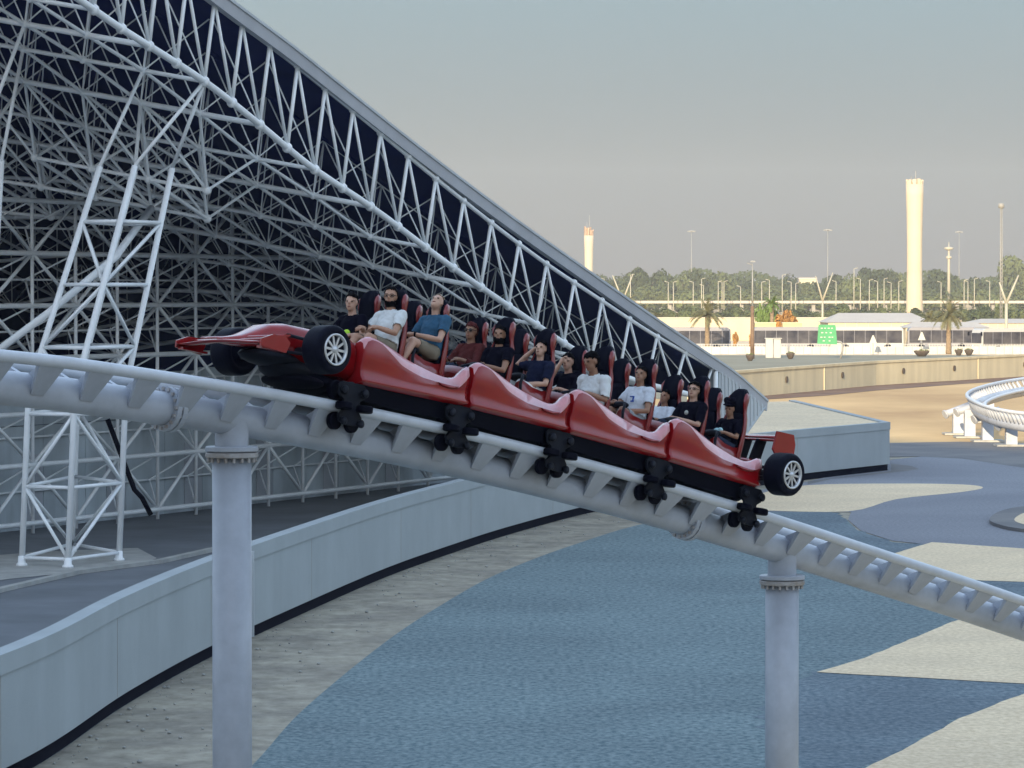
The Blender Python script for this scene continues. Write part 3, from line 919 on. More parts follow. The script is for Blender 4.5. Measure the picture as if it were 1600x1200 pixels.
# car stations (pixel positions of the body ends under the centre line)
CARS = [(501, 669), (671, 824), (826, 978), (980, 1123)]
SEATP = [[562, 628], [727, 792], [880, 948], [1027, 1089]]
TRAIN_GROUP = 'cars of the red coaster train'
labels = ['front car of the red coaster train with race-car nose, front wing and wheels',
          'red coaster car right behind the front car with its bearded rider',
          'red coaster car third from the nose, carrying two white shirts',
          'last red coaster car with rear wheels and rear wing']
RIM = [(0, 1.22), (.05, 1.30), (.14, 1.295), (.25, 1.235), (.42, 1.13), (.60, 1.055), (.74, 1.01), (.84, 1.0), (.91, 1.04), (.965, 1.14), (1.0, 1.20)]
def tub(mb, L, hw=.60, front_cap=True, rimf=None):
    rings = []
    N = 30
    for i in range(N + 1):
        t = i / N
        x = L / 2 - L * t
        h = interp(rimf or RIM, t)
        bul = .03 * math.sin(PI * t)
        sk = min(1, max(.15, (1.31 - h) / .14)); wv = .035 * math.cos(t * 2 * PI)
        half = [(0, .63), (.42, .63), (.50, .65), (hw + .045 + bul, .695), (hw + .05 + bul, .725), (hw + .015 + bul, .765), (hw + .0 + bul, .86 + wv),
                (hw + .02 + bul, .86 + (h - .86) * .25), (hw + .03, h - .03 - .12 * sk), (hw + .002, h - .02), (hw - .05, h + .002), (hw - .12, h - .02),
                (hw - .165, h - .11), (hw - .20, max(.80, h - .30)), (hw - .21, .74), (0, .72)]
        ring = [Vector((x, v, w)) for v, w in half] + [Vector((x, -v, w)) for v, w in reversed(half[1:-1])]
        rings.append(ring)
    o0 = len(mb.mi)
    mb.loft(rings, True, True, 0, True)
    nr = len(rings[0])
    for i in range(N):
        for j in (8, 9, 10, nr - 9, nr - 10, nr - 11): mb.mi[o0 + i * nr + j] = 1  # faces that carry the painted sky sheen along the rim
def rot_y(a): return Matrix.Rotation(a, 3, 'Y')

def make_seat_meshes():
    """seat local: origin at the hip point, x forward, y left, z up"""
    sh = MB()
    # back shell: lofted, with forward wings at the head
    rings = []
    for z, xb, hw, wing, th in [(-.22, -.12, .20, .02, .05), (-.05, -.15, .225, .05, .05), (.12, -.17, .23, .05, .05), (.32, -.19, .225, .04, .045), (.50, -.205, .20, .03, .045), (.60, -.21, .165, .02, .04),
                                (.68, -.215, .16, .05, .045), (.78, -.225, .17, .085, .05), (.85, -.24, .15, .06, .045), (.90, -.255, .10, .02, .04)]:
        rings.append([Vector((xb - th, 0, z)), Vector((xb - th, hw * .6, z)), Vector((xb - th * .6 + wing * .25, hw, z)), Vector((xb + wing, hw + .012, z)), Vector((xb + wing + .02, hw - .015, z)),
                      Vector((xb + wing * .4, hw - .05, z)), Vector((xb, hw * .5, z)), Vector((xb, 0, z)),
                      Vector((xb, -hw * .5, z)), Vector((xb + wing * .4, -hw + .05, z)), Vector((xb + wing + .02, -hw + .015, z)), Vector((xb + wing, -hw - .012, z)), Vector((xb - th * .6 + wing * .25, -hw, z)), Vector((xb - th, -hw * .6, z))])
    o0 = len(sh.mi)
    sh.loft(rings, True, True, 0, True)
    for i in range(len(rings) - 1):
        for j in (): sh.mi[o0 + i * 14 + j] = 1
    # seat pan with side bolsters
    pan = []
    for x, z, hw in [(-.2, -.02, .19), (.0, -.06, .20), (.2, -.04, .20), (.40, .03, .19), (.46, .0, .18)]:
        pan.append([Vector((x, -hw, z + .10)), Vector((x, -hw + .05, z + .08)), Vector((x, -hw + .09, z - .02)), Vector((x, hw - .09, z - .02)), Vector((x, hw - .05, z + .08)), Vector((x, hw, z + .10)),
                    Vector((x, hw + .02, z - .08)), Vector((x, hw - .06, z - .24)), Vector((x, -hw + .06, z - .24)), Vector((x, -hw - .02, z - .08))])
    sh.loft(pan, True, True, 0, True)
    cu = MB()
    rings = []
    for z, xb, hw in [(-.02, -.14, .16), (.12, -.155, .185), (.34, -.175, .19), (.50, -.19, .16), (.58, -.2, .13)]:
        rings.append([Vector((xb - .01, -hw, z)), Vector((xb + .05, -hw + .02, z)), Vector((xb + .055, 0, z)), Vector((xb + .05, hw - .02, z)), Vector((xb - .01, hw, z))])
    cu.loft(rings, True, True, 0, True)
    hd = MB()
    rings = []
    for z, xb, hw, d in [(.54, -.20, .12, .04), (.62, -.20, .148, .06), (.74, -.21, .150, .075), (.84, -.22, .145, .07), (.91, -.235, .11, .05), (.955, -.25, .06, .03)]:
        rings.append([Vector((xb - .03, -hw, z)), Vector((xb + d, -hw + .01, z)), Vector((xb + d * .6, -hw * .4, z)), Vector((xb + d * .6, hw * .4, z)), Vector((xb + d, hw - .01, z)), Vector((xb - .03, hw, z))])
    hd.loft(rings, True, True, 0, True)
    lb = MB()
    lb.tube([Vector((.42, -.2, -.16)), Vector((.44, -.2, .08)), Vector((.38, -.17, .17)), Vector((.31, -.1, .20)), Vector((.30, 0, .205)), Vector((.31, .1, .20)), Vector((.38, .17, .17)), Vector((.44, .2, .08)), Vector((.42, .2, -.16))], .022, 8)
    lb.ell((.29, 0, .19), (.05, .17, .055), None, 12, 8)
    return (sh.mesh('seat', [M['red_seat'], M['rim_sky_sheen']]), cu.mesh('cushion', M['cushion']), hd.mesh('headrest', M['cushion']), lb.mesh('lap_bar', M['dark_metal']))
SEATM = make_seat_meshes()
SEAT_W = 1.12
SEAT_V = .25
def add_seat(car, x, v):
    s_ = bpy.data.objects.new('seat', SEATM[0]); COL.objects.link(s_)
    s_.parent = car; s_.location = (x, v, SEAT_W)
    for nm, me in (('cushion', SEATM[1]), ('headrest', SEATM[2]), ('lap_bar', SEATM[3])):
        c = bpy.data.objects.new(nm, me); COL.objects.link(c); c.parent = s_
    return s_
def bogie(car, x):
    mb = MB()
    mb.tube([Vector((x, -.58, .60)), Vector((x, .58, .60))], .075, 12)
    mb.box((x, 0, .53), (.22, .6, .12))
    o = mb.build('bogie', M['dark_metal'], car, bevel=.01)
    for sg in (1, -1):
        # carrier plate: rounded bracket hugging the rail from outside
        mb = MB()
        out = [(-.28, .60), (-.20, .66), (.20, .66), (.28, .60), (.25, .48), (.15, .42), (.15, .30), (.22, .22), (.20, .13), (.08, .10), (-.08, .10), (-.20, .13), (-.22, .22), (-.15, .30), (-.15, .42), (-.25, .48)]
        mb.prism([Vector((x + a, sg * .555, w)) for a, w in out], (0, .04 * sg, 0))
        mb.build('carrier', M['dark_metal'], o, bevel=.012)
        for dx in (-.19, .19):
            for nm, prof, loc, ax in (('top_wheel', [(.02, -.045), (.115, -.045), (.13, -.03), (.13, .03), (.115, .045), (.02, .045)], (x + dx, sg * .45, WR + RRL + .132), 'y'),
                                      ('side_wheel', [(.02, -.045), (.10, -.045), (.115, -.03), (.115, .03), (.10, .045), (.02, .045)], (x + dx, sg * (.45 + RRL + .118), WR + .0), 'z'),
                                      ('up_stop_wheel', [(.02, -.04), (.10, -.04), (.115, -.03), (.115, .03), (.10, .04), (.02, .04)], (x + dx * .85, sg * .46, WR - RRL - .118), 'y')):
                w = MB(); w.lathe(prof, loc, ax, 22, 0, False); w.build(nm, M['black'], o)
            h = MB(); h.lathe([(.0, -.02), (.055, -.02), (.06, .015), (.03, .03), (.0, .03)], (x + dx, sg * .635, WR + RRL + .132), 'y', 14); h.build('hub', M['dark_metal'], o)
            h = MB(); h.lathe([(.0, -.02), (.05, -.02), (.055, .015), (.03, .03), (.0, .03)], (x + dx * .85, sg * .635, WR - RRL - .118), 'y', 14); h.build('hub', M['dark_metal'], o)
    return o
car_mats = []
car_objs = []
for ci, (pa, pb_) in enumerate(CARS):
    sa, sb = s_of(pa), s_of(pb_)
    L = sb - sa
    pc = p_of((sa + sb) / 2)
    F = frame_at(pc)
    car = thing('coaster_car', labels[ci], 'coaster car', matrix=F, group=TRAIN_GROUP)
    car_mats.append(F); car_objs.append(car)
    def X(p): return (sa + sb) / 2 - s_of(p)
    mb = MB(); tub(mb, L - .012, rimf=RIM if ci < 3 else RIM[:8] + [(.91, 1.03), (.965, 1.09), (1.0, 1.10)])
    body = mb.build('body', [M['red'], M['rim_sky_sheen']], car)
    # cowl in front of each row
    mb = MB(); rings = []
    for x, h, hw in [(L / 2 - .03, 1.16, .44), (L / 2 - .12, 1.265, .43), (L / 2 - .26, 1.27, .41), (L / 2 - .38, 1.20, .39), (L / 2 - .42, 1.08, .37)]:
        rings.append([Vector((x, hw * math.cos(PI * a / 12) if 0 < a < 12 else hw * (1 if a == 0 else -1), (h - .26) + .26 * max(0, math.sin(PI * a / 12)) ** .5)) for a in range(13)] +
                     [Vector((x, -hw, .75)), Vector((x, hw, .75))])
    mb.loft(rings, True, True, 0, True); mb.build('cowl', M['red_seat'], car)
    # dark chassis under the shell
    mb = MB(); rings = []
    for t, z in [(0, .56), (.08, .44), (.5, .41), (.92, .43), (1, .54)]:
        x = L / 2 - .04 - (L - .08) * t
        rings.append([Vector((x, -.55, .67)), Vector((x, .55, .67)), Vector((x, .50, z + .03)), Vector((x, .3, z)), Vector((x, -.3, z)), Vector((x, -.50, z + .03))])
    mb.loft(rings, True, True, 0, False); mb.build('chassis', M['black'], car)
    for sp_ in SEATP[ci]:
        for v in (SEAT_V, -SEAT_V):
            add_seat(car, X(sp_), v)
    if ci == 0:
        bogie(car, X(494))
    bogie(car, -L / 2 + .10)
    if ci == 0:
        xa = X(426)
        WZ = .965
        for sg in (1, -1):
            wt, wr = MB(), MB()
            wheel(wt, wr, (0, 0, 0), .315, .335, sg)
            w = wt.build('wheel', M['tyre'], car); w.location = (xa, sg * .84, WZ)
            r_ = wr.build('rim', [M['rim_metal'], M['black']], w)
        # nose cone, lofted forwards from the first tub
        mb = MB(); rings = []
        for x, top, bot, hw in [(L / 2 + .02, 1.285, .66, .53), (L / 2 + .22, 1.30, .74, .46), (xa - .15, 1.30, .84, .37), (xa + .15, 1.30, .92, .30), (xa + .40, 1.245, .95, .25), (xa + .62, 1.13, .92, .20), (xa + .82, 1.045, .90, .155), (xa + 1.02, .99, .90, .11), (xa + 1.09, .965, .92, .06)]:
            m_ = (top + bot) / 2; hh = (top - bot) / 2
            ring = []
            for a in range(20):
                w = 2 * PI * a / 20
                cx, sx = math.cos(w), math.sin(w)
                ring.append(Vector((x, hw * math.copysign(abs(cx) ** .62, cx), m_ + hh * math.copysign(abs(sx) ** .7, sx))))
            rings.append(ring)
        mb.loft(rings, True, True, 0, True); mb.build('nose_cone', M['red'], car)
        # side pod below the nose in front of the wheel
        mb = MB()
        mb.ell((xa + .15, 0, .84), (.55, .28, .12), None, 16, 8); mb.ell((xa - .15, 0, .74), (.45, .30, .16), None, 16, 8)
        mb.build('nose_tray', M['dark_metal'], car, bevel=.01)
        # front wing
        wing = MB()
        for k, (dx, dz, ch) in enumerate([(0, 0, .36), (-.24, .06, .22), (-.38, .115, .15)]):
            rings = []
            for v in [-.76, -.6, -.3, -.12, .12, .3, .6, .76]:
                drop = .05 * math.cos(v / .84 * PI) if k == 0 else 0
                up = .02 * abs(v)
                cx = xa + 1.04 + dx * .8 - .10 * abs(v); cz = .91 + dz + up + drop * .4
                rings.append([Vector((cx + ch / 2, v, cz - .02)), Vector((cx + ch * .2, v, cz + .015)), Vector((cx - ch / 2, v, cz + .03)), Vector((cx - ch / 2, v, cz + .012)), Vector((cx + ch * .1, v, cz - .03))])
            wing.loft(rings, True, True, 0, True)
        wo2 = wing.build('front_wing', M['red'], car)
        for sg in (1, -1):
            mb = MB()
            mb.prism([Vector((xa + 1.12, sg * .76, .85)), Vector((xa + .66, sg * .76, .82)), Vector((xa + .60, sg * .76, .96)), Vector((xa + .70, sg * .76, 1.03)), Vector((xa + .92, sg * .76, 1.02)), Vector((xa + 1.12, sg * .76, .94))], (0, .025 * sg, 0))
            mb.box((xa + .86, sg * .72, .845), (.44, .10, .03))
            mb.build('endplate', M['red'], wo2)
        # suspension arms
        for sg in (1, -1):
            mb = MB()
            for dx, z0, z1 in ((.22, .92, .88), (-.22, .92, .88), (.18, 1.14, 1.05), (-.20, 1.14, 1.05)):
                mb.tube([Vector((xa + dx, sg * .28, z0)), Vector((xa, sg * .72, z1))], .022, 8)
            mb.tube([Vector((xa, sg * .3, WZ)), Vector((xa, sg * .74, WZ))], .04, 10)
            mb.build('suspension', M['dark_metal'], car)
        mb = MB(); mb.ell((X(470), 0, .62), (.52, .34, .15), None, 18, 10); mb.ell((X(450), .0, .60), (.40, .44, .10), None, 18, 10); mb.build('front_subframe', M['black'], car, bevel=.02)
    if ci == 3:
        xr = X(1139)
        WZ = .93
        for sg in (1, -1):
            wt, wr = MB(), MB()
            wheel(wt, wr, (0, 0, 0), .315, .335, sg)
            w = wt.build('wheel', M['tyre'], car); w.location = (xr, sg * .84, WZ)
            wr.build('rim', [M['rim_metal'], M['black']], w)
        mb = MB(); rings = []
        for x, top, bot, hw in [(-L / 2 + .02, 1.08, .64, .50), (-L / 2 - .12, 1.13, .70, .40), (-L / 2 - .3, 1.15, .78, .28), (-L / 2 - .52, 1.10, .84, .16)]:
            ring = []
            for a in range(16):
                w = 2 * PI * a / 16
                cx, sx = math.cos(w), math.sin(w)
                ring.append(Vector((x, hw * math.copysign(abs(cx) ** .6, cx), (top + bot) / 2 + (top - bot) / 2 * math.copysign(abs(sx) ** .6, sx))))
            rings.append(ring)
        mb.loft(rings, True, True, 0, True); mb.build('tail_cone', M['red'], car)
        xw = X(1158)
        wing = MB()
        for dx, dz, ch in ((0, 0, .28), (-.16, .07, .16)):
            rings = []
            for v in (-.5, .5):
                cx, cz = xw + dx, 1.47 + dz
                rings.append([Vector((cx + ch / 2, v, cz - .02)), Vector((cx, v, cz + .02)), Vector((cx - ch / 2, v, cz + .05)), Vector((cx - ch / 2, v, cz + .03)), Vector((cx, v, cz - .02))])
            wing.loft(rings, True, True, 0, True)
        wo2 = wing.build('rear_wing', M['red'], car)
        for sg in (1, -1):
            mb = MB(); mb.prism([Vector((xw + .20, sg * .5, 1.58)), Vector((xw - .20, sg * .5, 1.60)), Vector((xw - .27, sg * .5, 1.46)), Vector((xw - .27, sg * .5, 1.20)), Vector((xw - .02, sg * .5, 1.10)), Vector((xw + .24, sg * .5, 1.30))], (0, .03 * sg, 0))
            mb.build('endplate', M['red'], wo2)
        mb = MB()
        for sg in (1, -1):
            mb.prism([Vector((xw + .16, sg * .12, 1.46)), Vector((xw - .06, sg * .12, 1.46)), Vector((xw + .05, sg * .12, 1.05)), Vector((xw + .30, sg * .12, 1.05))], (0, .03 * sg, 0))
        mb.build('wing_strut', M['black'], car)
        for sg in (1, -1):
            mb = MB()
            for dx, z0, z1 in ((.28, .84, .86), (-.1, .84, .86), (.26, 1.0, 1.0)):
                mb.tube([Vector((xr + dx, sg * .28, z0)), Vector((xr, sg * .72, z1))], .025, 8)
            mb.tube([Vector((xr, sg * .1, WZ)), Vector((xr, sg * .74, WZ))], .05, 10)
            mb.build('suspension', M['dark_metal'], car)

# ================================================================== RIDERS
TMP = []
def seg_dist(P, a, b):
    """distance and parameter of points P (n,3) to segment ab"""
    a = np.array(a); b = np.array(b); d = b - a
    t = np.clip(((P - a) @ d) / max(1e-9, d @ d), 0, 1)
    return np.linalg.norm(P - (a + t[:, None] * d), axis=1), t
def shell(name, me, keep, off, m, parent, rough=None, seed=0.0):
    """a garment: the kept faces of the body pushed out along their normals"""
    bm = bmesh.new(); bm.from_mesh(me); bm.faces.ensure_lookup_table()
    bmesh.ops.delete(bm, geom=[f for f in bm.faces if not keep[f.index]], context='FACES')
    bm.normal_update()
    for v in bm.verts:
        if rough:
            k_ = noise.noise(v.co * rough[1] + Vector((seed, 0, 0))) + .5 * noise.noise(v.co * rough[1] * 2.3 + Vector((0, seed, 0)))
            v.co += v.normal * (off + rough[0] * k_)
        else: v.co += v.normal * off
    geom = bmesh.ops.extrude_face_region(bm, geom=[e for e in bm.edges if e.is_boundary]) if False else None
    for f in bm.faces: f.smooth = True; f.material_index = 0
    n = bpy.data.meshes.new(name); bm.to_mesh(n); bm.free()
    n.materials.append(m)
    o = bpy.data.objects.new(name, n); COL.objects.link(o); o.parent = parent
    sd = o.modifiers.new('thickness', 'SOLIDIFY'); sd.thickness = .008; sd.offset = -1
    return o
def person(mtx, label, spec):
    k = spec.get('size', 1.0)
    lean = spec.get('lean', 0.0)            # forward tilt of the trunk in radians (negative leans back)
    side = spec.get('side', 0.0)            # sideways tilt towards the viewer
    slen = 1.0
    def T(x, y, z):                          # trunk point rotated about the hip
        v = Vector((x, y, z))
        v = Matrix.Rotation(lean, 3, 'Y') @ v
        v = Matrix.Rotation(-side, 3, 'X') @ v
        return v
    pel = Vector((-.02, 0, .06)); 
    chest = T(-.03, 0, .36); neck = T(-.02, 0, .515); headb = T(.005, 0, .59)
    hc = T(.03 + .03 * math.sin(spec.get('nod', 0)), 0, .685)
    hr = (Matrix.Rotation(-side * .6, 3, 'X') @ Matrix.Rotation(spec.get('yaw', 0), 3, 'Z') @ Matrix.Rotation(spec.get('nod', 0) + lean * .3, 3, 'Y'))
    sh = {1: T(-.03, .185, .455), -1: T(-.03, -.185, .455)}
    mb = MB()
    # trunk
    rings = []
    for z, rx, ry, x in [(-.06, .10, .15, .0), (.0, .125, .175, -.01), (.10, .115, .165, -.02), (.20, .115, .158, -.03), (.32, .12, .172, -.035), (.41, .11, .178, -.04), (.465, .085, .145, -.035), (.51, .058, .075, -.02)]:
        ring = []
        bx = spec.get('belly', 1.0)
        for a in range(18):
            w = 2 * PI * a / 18
            fx = rx * (bx if math.cos(w) > 0 and z < .34 else 1)
            p = Vector((x + fx * math.cos(w), ry * math.sin(w), z))
            ring.append(p if z <= .0 else T(*p))
        rings.append(ring)
    mb.loft(rings, True, True)
    mb.tube([neck - (headb - neck) * .6, headb, hc], [.062, .056, .058], 12)
    # head
    def H(x, y, z): return hc + hr @ Vector((x, y, z))
    mb.ell(H(-.012, 0, .028), (.098, .076, .100), hr, 18, 12)
    mb.ell(H(.022, 0, -.045), (.068, .060, .075), hr, 16, 10)
    mb.ell(H(.050, 0, -.085), (.034, .034, .030), hr, 12, 8)
    mb.tube([H(.078, 0, .03), H(.100, 0, -.012), H(.082, 0, -.026)], [.012, .019, .012], 8)
    for s in (1, -1):
        mb.ell(H(-.008, s * .078, .0), (.022, .010, .034), hr, 10, 6)
        mb.ell(H(.074, s * .034, .032), (.020, .030, .010), hr, 8, 6)
    segs = [('trunk', T(-.02, 0, .0), T(-.03, 0, .47)), ('trunk', sh[1], sh[-1]), ('head', neck, hc), ('head', H(0, 0, .06), H(.03, 0, -.07))]
    # legs
    kn = {}; an = {}
    for s in (1, -1):
        sp = spec.get('knee', .30)
        hip = Vector((.02, s * .095, .02)); knee = Vector((.40, s * .115, sp * .35)); ank = Vector((.60, s * .10, -.24)); toe = Vector((.78, s * .10, -.27))
        kn[s] = knee; an[s] = ank
        mb.tube([hip, hip.lerp(knee, .5), knee, knee.lerp(ank, .35), ank], [.088, .076, .062, .055, .038], 12)
        mb.ell(knee, (.062, .06, .062), None, 10, 8)
        mb.tube([ank + Vector((-.05, 0, -.03)), ank + Vector((.06, 0, -.025)), toe], [.038, .042, .028], 10)
        segs += [('thigh', hip, knee), ('shin', knee, ank), ('foot', ank, toe)]
    # arms and hands
    hands = []
    for s, key in ((1, 'L'), (-1, 'R')):
        pose = spec.get(key, 'bar')
        if pose == 'bar': el, wr, fd = Vector((.10, s * .26, .20)), Vector((.285, s * .13, .25)), Vector((.9, -s * .25, -.2))
        elif pose == 'lap': el, wr, fd = Vector((.05, s * .27, .16)), Vector((.24, s * .10, .13)), Vector((.9, -s * .4, -.1))
        elif pose == 'cross': el, wr, fd = Vector((.08, s * .27, .17)), Vector((.26, -s * .02, .22)), Vector((.4, -s * .9, -.05))
        elif pose == 'rim': el, wr, fd = Vector((.06, s * .30, .23)), Vector((.28, s * .26, .20)), Vector((.95, 0, -.3))
        elif pose == 'knee': el, wr, fd = Vector((.12, s * .27, .18)), Vector((.33, s * .14, .16)), Vector((.9, 0, -.5))
        elif pose == 'face': el, wr, fd = sh[s] + Vector((.20, s * .03, -.12)), H(.13, s * .06, -.03), Vector((-.25, -s * .3, .9))
        elif pose == 'up': el, wr, fd = sh[s] + Vector((.12, s * .16, .12)), sh[s] + Vector((.15, s * .02, .36)), Vector((.1, -s * .2, .95))
        elif pose == 'behind': el, wr, fd = sh[s] + Vector((.05, s * .20, .02)), hc + Vector((-.02, s * .14, .02)), Vector((-.3, -s * .8, .3))
        fd.normalize()
        S = sh[s]
        mb.ell(S, (.062, .062, .062), None, 10, 8)
        mb.tube([S.lerp(T(-.03, 0, .42), .35), S, S.lerp(el, .5), el, el.lerp(wr, .4), wr], [.075, .062, .052, .043, .040, .029], 12)
        palm = wr + fd * .055
        up = Vector((0, 0, 1))
        lat = fd.cross(up).normalized()
        nrm = lat.cross(fd).normalized()
        mb.tube([wr, wr + fd * .03, palm, wr + fd * .088], [.026, .032, .036, .030], 10)
        hands.append((s, wr, fd, lat, nrm))
        segs += [('uarm' + key, S, el), ('farm' + key, el, wr), ('hand', wr, wr + fd * .1)]
    o = mb.build('tmp_body', M['skin1'])
    rm = o.modifiers.new('r', 'REMESH'); rm.mode = 'VOXEL'; rm.voxel_size = .0135
    sm_ = o.modifiers.new('s', 'SMOOTH'); sm_.factor = .5; sm_.iterations = 3
    dg = bpy.context.evaluated_depsgraph_get()
    me = bpy.data.meshes.new_from_object(o.evaluated_get(dg))
    bpy.data.objects.remove(o)
    nf = len(me.polygons)
    cen = np.zeros(nf * 3); me.polygons.foreach_get('center', cen); cen = cen.reshape(-1, 3)
    best = np.full(nf, 1e9); lab = np.zeros(nf, dtype=int); par = np.zeros(nf)
    names = []
    rad = {'trunk': .13, 'head': .085, 'thigh': .07, 'shin': .048, 'foot': .04, 'hand': .03}
    for i, (nm, a, b) in enumerate(segs):
        names.append(nm)
        d, t = seg_dist(cen, a, b)
        if nm == 'trunk' and i == 1: d = d - .06
        else: d = d - rad.get(nm, .048)
        w = d < best
        best[w] = d[w]; lab[w] = i; par[w] = t[w]
    nm_arr = np.array(names)[lab]
    # head frame coordinates
    rel = (cen - np.array(hc)) @ np.array(hr)          # rows: local coords
    hx, hy, hz = rel[:, 0], rel[:, 1], rel[:, 2]
    neckdir = np.array((headb - neck).normalized())
    hn = (cen - np.array(neck)) @ neckdir
    me.materials.clear()
    skin = M[spec.get('skin', 'skin1')]
    me.materials.append(skin); me.materials.append(M['eye']); me.materials.append(M['lip'])
    for p in me.polygons: p.use_smooth = True; p.material_index = 0
    garments = []
    arm_cut = spec.get('sleeve', .62)
    trunk = (nm_arr == 'trunk') & (hn < .012)
    ua = np.char.startswith(nm_arr.astype(str), 'uarm')
    fa_ = np.char.startswith(nm_arr.astype(str), 'farm')
    shirt = (trunk & (cen[:, 2] > -.03)) | (ua & (par < min(1.0, arm_cut)))
    if arm_cut > 1: shirt |= fa_ & (par < arm_cut - 1)
    leg = (nm_arr == 'thigh') | ((nm_arr == 'trunk') & (cen[:, 2] < .06) & (hn < -.3))
    tr_ = leg.copy()
    if spec.get('trouser', 'long') == 'long': tr_ |= (nm_arr == 'shin') & (par < .92)
    else: tr_ &= ~((nm_arr == 'thigh') & (par > .80))
    isb = best < 1e8
    headf = (nm_arr == 'head') & (hz > -.13)
    hairline = spec.get('hairline', .062)
    back_ = spec.get('hairback', -.075)
    hzn = np.array([noise.noise(Vector(p) * 38) for p in rel]) * .016
    hair = headf & ((hz + hzn > hairline + .35 * np.maximum(hx - .02, 0)) | ((hx < -.012) & (hz > back_) & ((np.abs(hy) < .074) | (hz > .035))))
    beard = headf & (hz < -.048) & (hx > -.005) & (hz > -.125) & ~((np.abs(hy) < .022) & (hz > -.062) & (hx > .07))
    root = bpy.data.objects.new('person', me); COL.objects.link(root)
    full = mtx.copy()
    root.location = full.to_translation(); root.rotation_euler = full.to_euler(); root.scale = (k, k, k)
    tag(root, label, 'person', 'riders in the red coaster train')
    shell('shirt', me, shirt, .019, M[spec['shirt']], root, (.012, 11), mtx.translation.x * 3)
    shell('trousers' if spec.get('trouser', 'long') == 'long' else 'shorts', me, tr_, .011, M[spec.get('legs', 'c_denim')], root)
    if spec.get('hair', 'hair'):
        if hair.any(): shell('hair', me, hair, spec.get('hairthick', .014), M[spec.get('hair', 'hair')], root, (.016, 32), mtx.translation.x * 5)
    if spec.get('beard'): shell('beard', me, beard, .012, M['hair'], root)
    shoe = (nm_arr == 'foot')
    shell('shoes', me, shoe, .008, M['c_grey'], root)
    # face features and fingers join the body mesh
    fb = MB()
    for s in (1, -1):
        fb.ell(H(.079, s * .032, .013), (.010, .016, .009), hr, 8, 6, 1)
    fb.ell(H(.084, 0, -.058), (.010, .024, .007), hr, 10, 6, 2)
    for s, wr, fd, lat, nrm in hands:
        for q, (off, ln) in enumerate([(-.027, .062), (-.009, .072), (.009, .067), (.026, .052)]):
            b0 = wr + fd * .082 + lat * off
            mid_ = b0 + fd * ln * .5 - nrm * .006
            tip = b0 + fd * ln * .82 - nrm * (.028 + .004 * q)
            fb.tube([b0 - fd * .02, b0, mid_, tip], [.0095, .0095, .009, .007], 6)
        side_l = lat * (-s if fd.x > -.1 else s)
        t0 = wr + fd * .035 + side_l * .026
        fb.tube([t0 - side_l * .012, t0 + side_l * .018 + fd * .022, t0 + side_l * .022 + fd * .05 - nrm * .012], [.012, .0105, .008], 6)
    tmpm = fb.mesh('tmp_face', [skin, M['eye'], M['lip']])
    bm = bmesh.new(); bm.from_mesh(me); bm.from_mesh(tmpm); bm.to_mesh(me); bm.free()
    bpy.data.meshes.remove(tmpm)
    if spec.get('glasses'):
        g = MB()
        for s in (1, -1):
            pts = [H(.094, s * .036 + .026 * math.cos(a), .014 + .021 * math.sin(a)) for a in [2 * PI * i / 12 for i in range(12)]]
            g.tube(pts, .0035, 5, False, closed=True)
            g.tube([H(.092, s * .062, .018), H(.0, s * .082, .018)], .0035, 5)
            if spec['glasses'] == 'dark': g.ell(H(.092, s * .036, .014), (.004, .025, .020), hr, 10, 6)
        g.tube([H(.096, .012, .018), H(.096, -.012, .018)], .0035, 5)
        g.build('glasses', M['eye'], root)
    if spec.get('hat'):
        g = MB()
        ring = []
        g.ell(H(-.01, 0, .10), (.115, .095, .085), hr, 16, 10)
        g.ell(H(.01, .05, .155), (.075, .06, .06), hr, 12, 8); g.ell(H(.01, -.05, .15), (.06, .06, .06), hr, 12, 8)
        g.ell(H(.09, .0, .085), (.09, .085, .016), hr, 14, 8)
        g.build('hat', M['c_black'], root)
    if spec.get('patch'):
        col, (py, pz), (sy, sz) = spec['patch']
        g = MB()
        c = T(.112 * spec.get('belly', 1.0), py, pz)
        rr = Matrix.Rotation(lean, 3, 'Y')
        g.ell(c, (.028, sy, sz), rr @ Matrix.Rotation(py * 1.5, 3, 'Z'), 12, 8)
        g.build('shirt_print', M[col], root)
    if spec.get('print_lines'):
        g = MB()
        for dy, dz, wy, wz in ((0, .02, .075, .012), (.03, -.015, .02, .05), (.02, -.05, .055, .018)):
            g.box(T(.122, dy, .33 + dz), (.02, wy, wz), Matrix.Rotation(lean, 3, 'Y'))
        g.build('shirt_print', M['c_blue'], root)
    if spec.get('collar'):
        g = MB()
        c = neck
        pts = [neck + Matrix.Rotation(lean, 3, 'Y') @ Vector((.066 * math.cos(a) + .004, .075 * math.sin(a), -.012 + (.012 if math.cos(a) < .5 else -.02))) for a in [PI * .12 + (2 * PI - PI * .24) * i / 14 for i in range(15)]]
        g.tube(pts, .016, 6)
        g.build('collar', M[spec['shirt']], root)
    if spec.get('watch'):
        s, wr, fd, lat, nrm = hands[0]
        g = MB(); g.tube([wr - fd * .035, wr - fd * .012], .036, 12); g.build('watch', M['black'], root)
    if spec.get('held'):
        g = MB(); g.ell((.33, .02, .24), (.06, .085, .07), None, 14, 10); g.ell((.33, .08, .27), (.045, .05, .05), None, 12, 8); g.ell((.34, -.05, .22), (.05, .05, .045), None, 12, 8)
        tg = g.build('plush_toy', M['c_aqua'])
        tg.location = root.location; tg.rotation_euler = root.rotation_euler; tg.scale = root.scale
        tag(tg, 'pale aqua fluffy bundle held by the rider in the dark hat', 'toy')
    return root

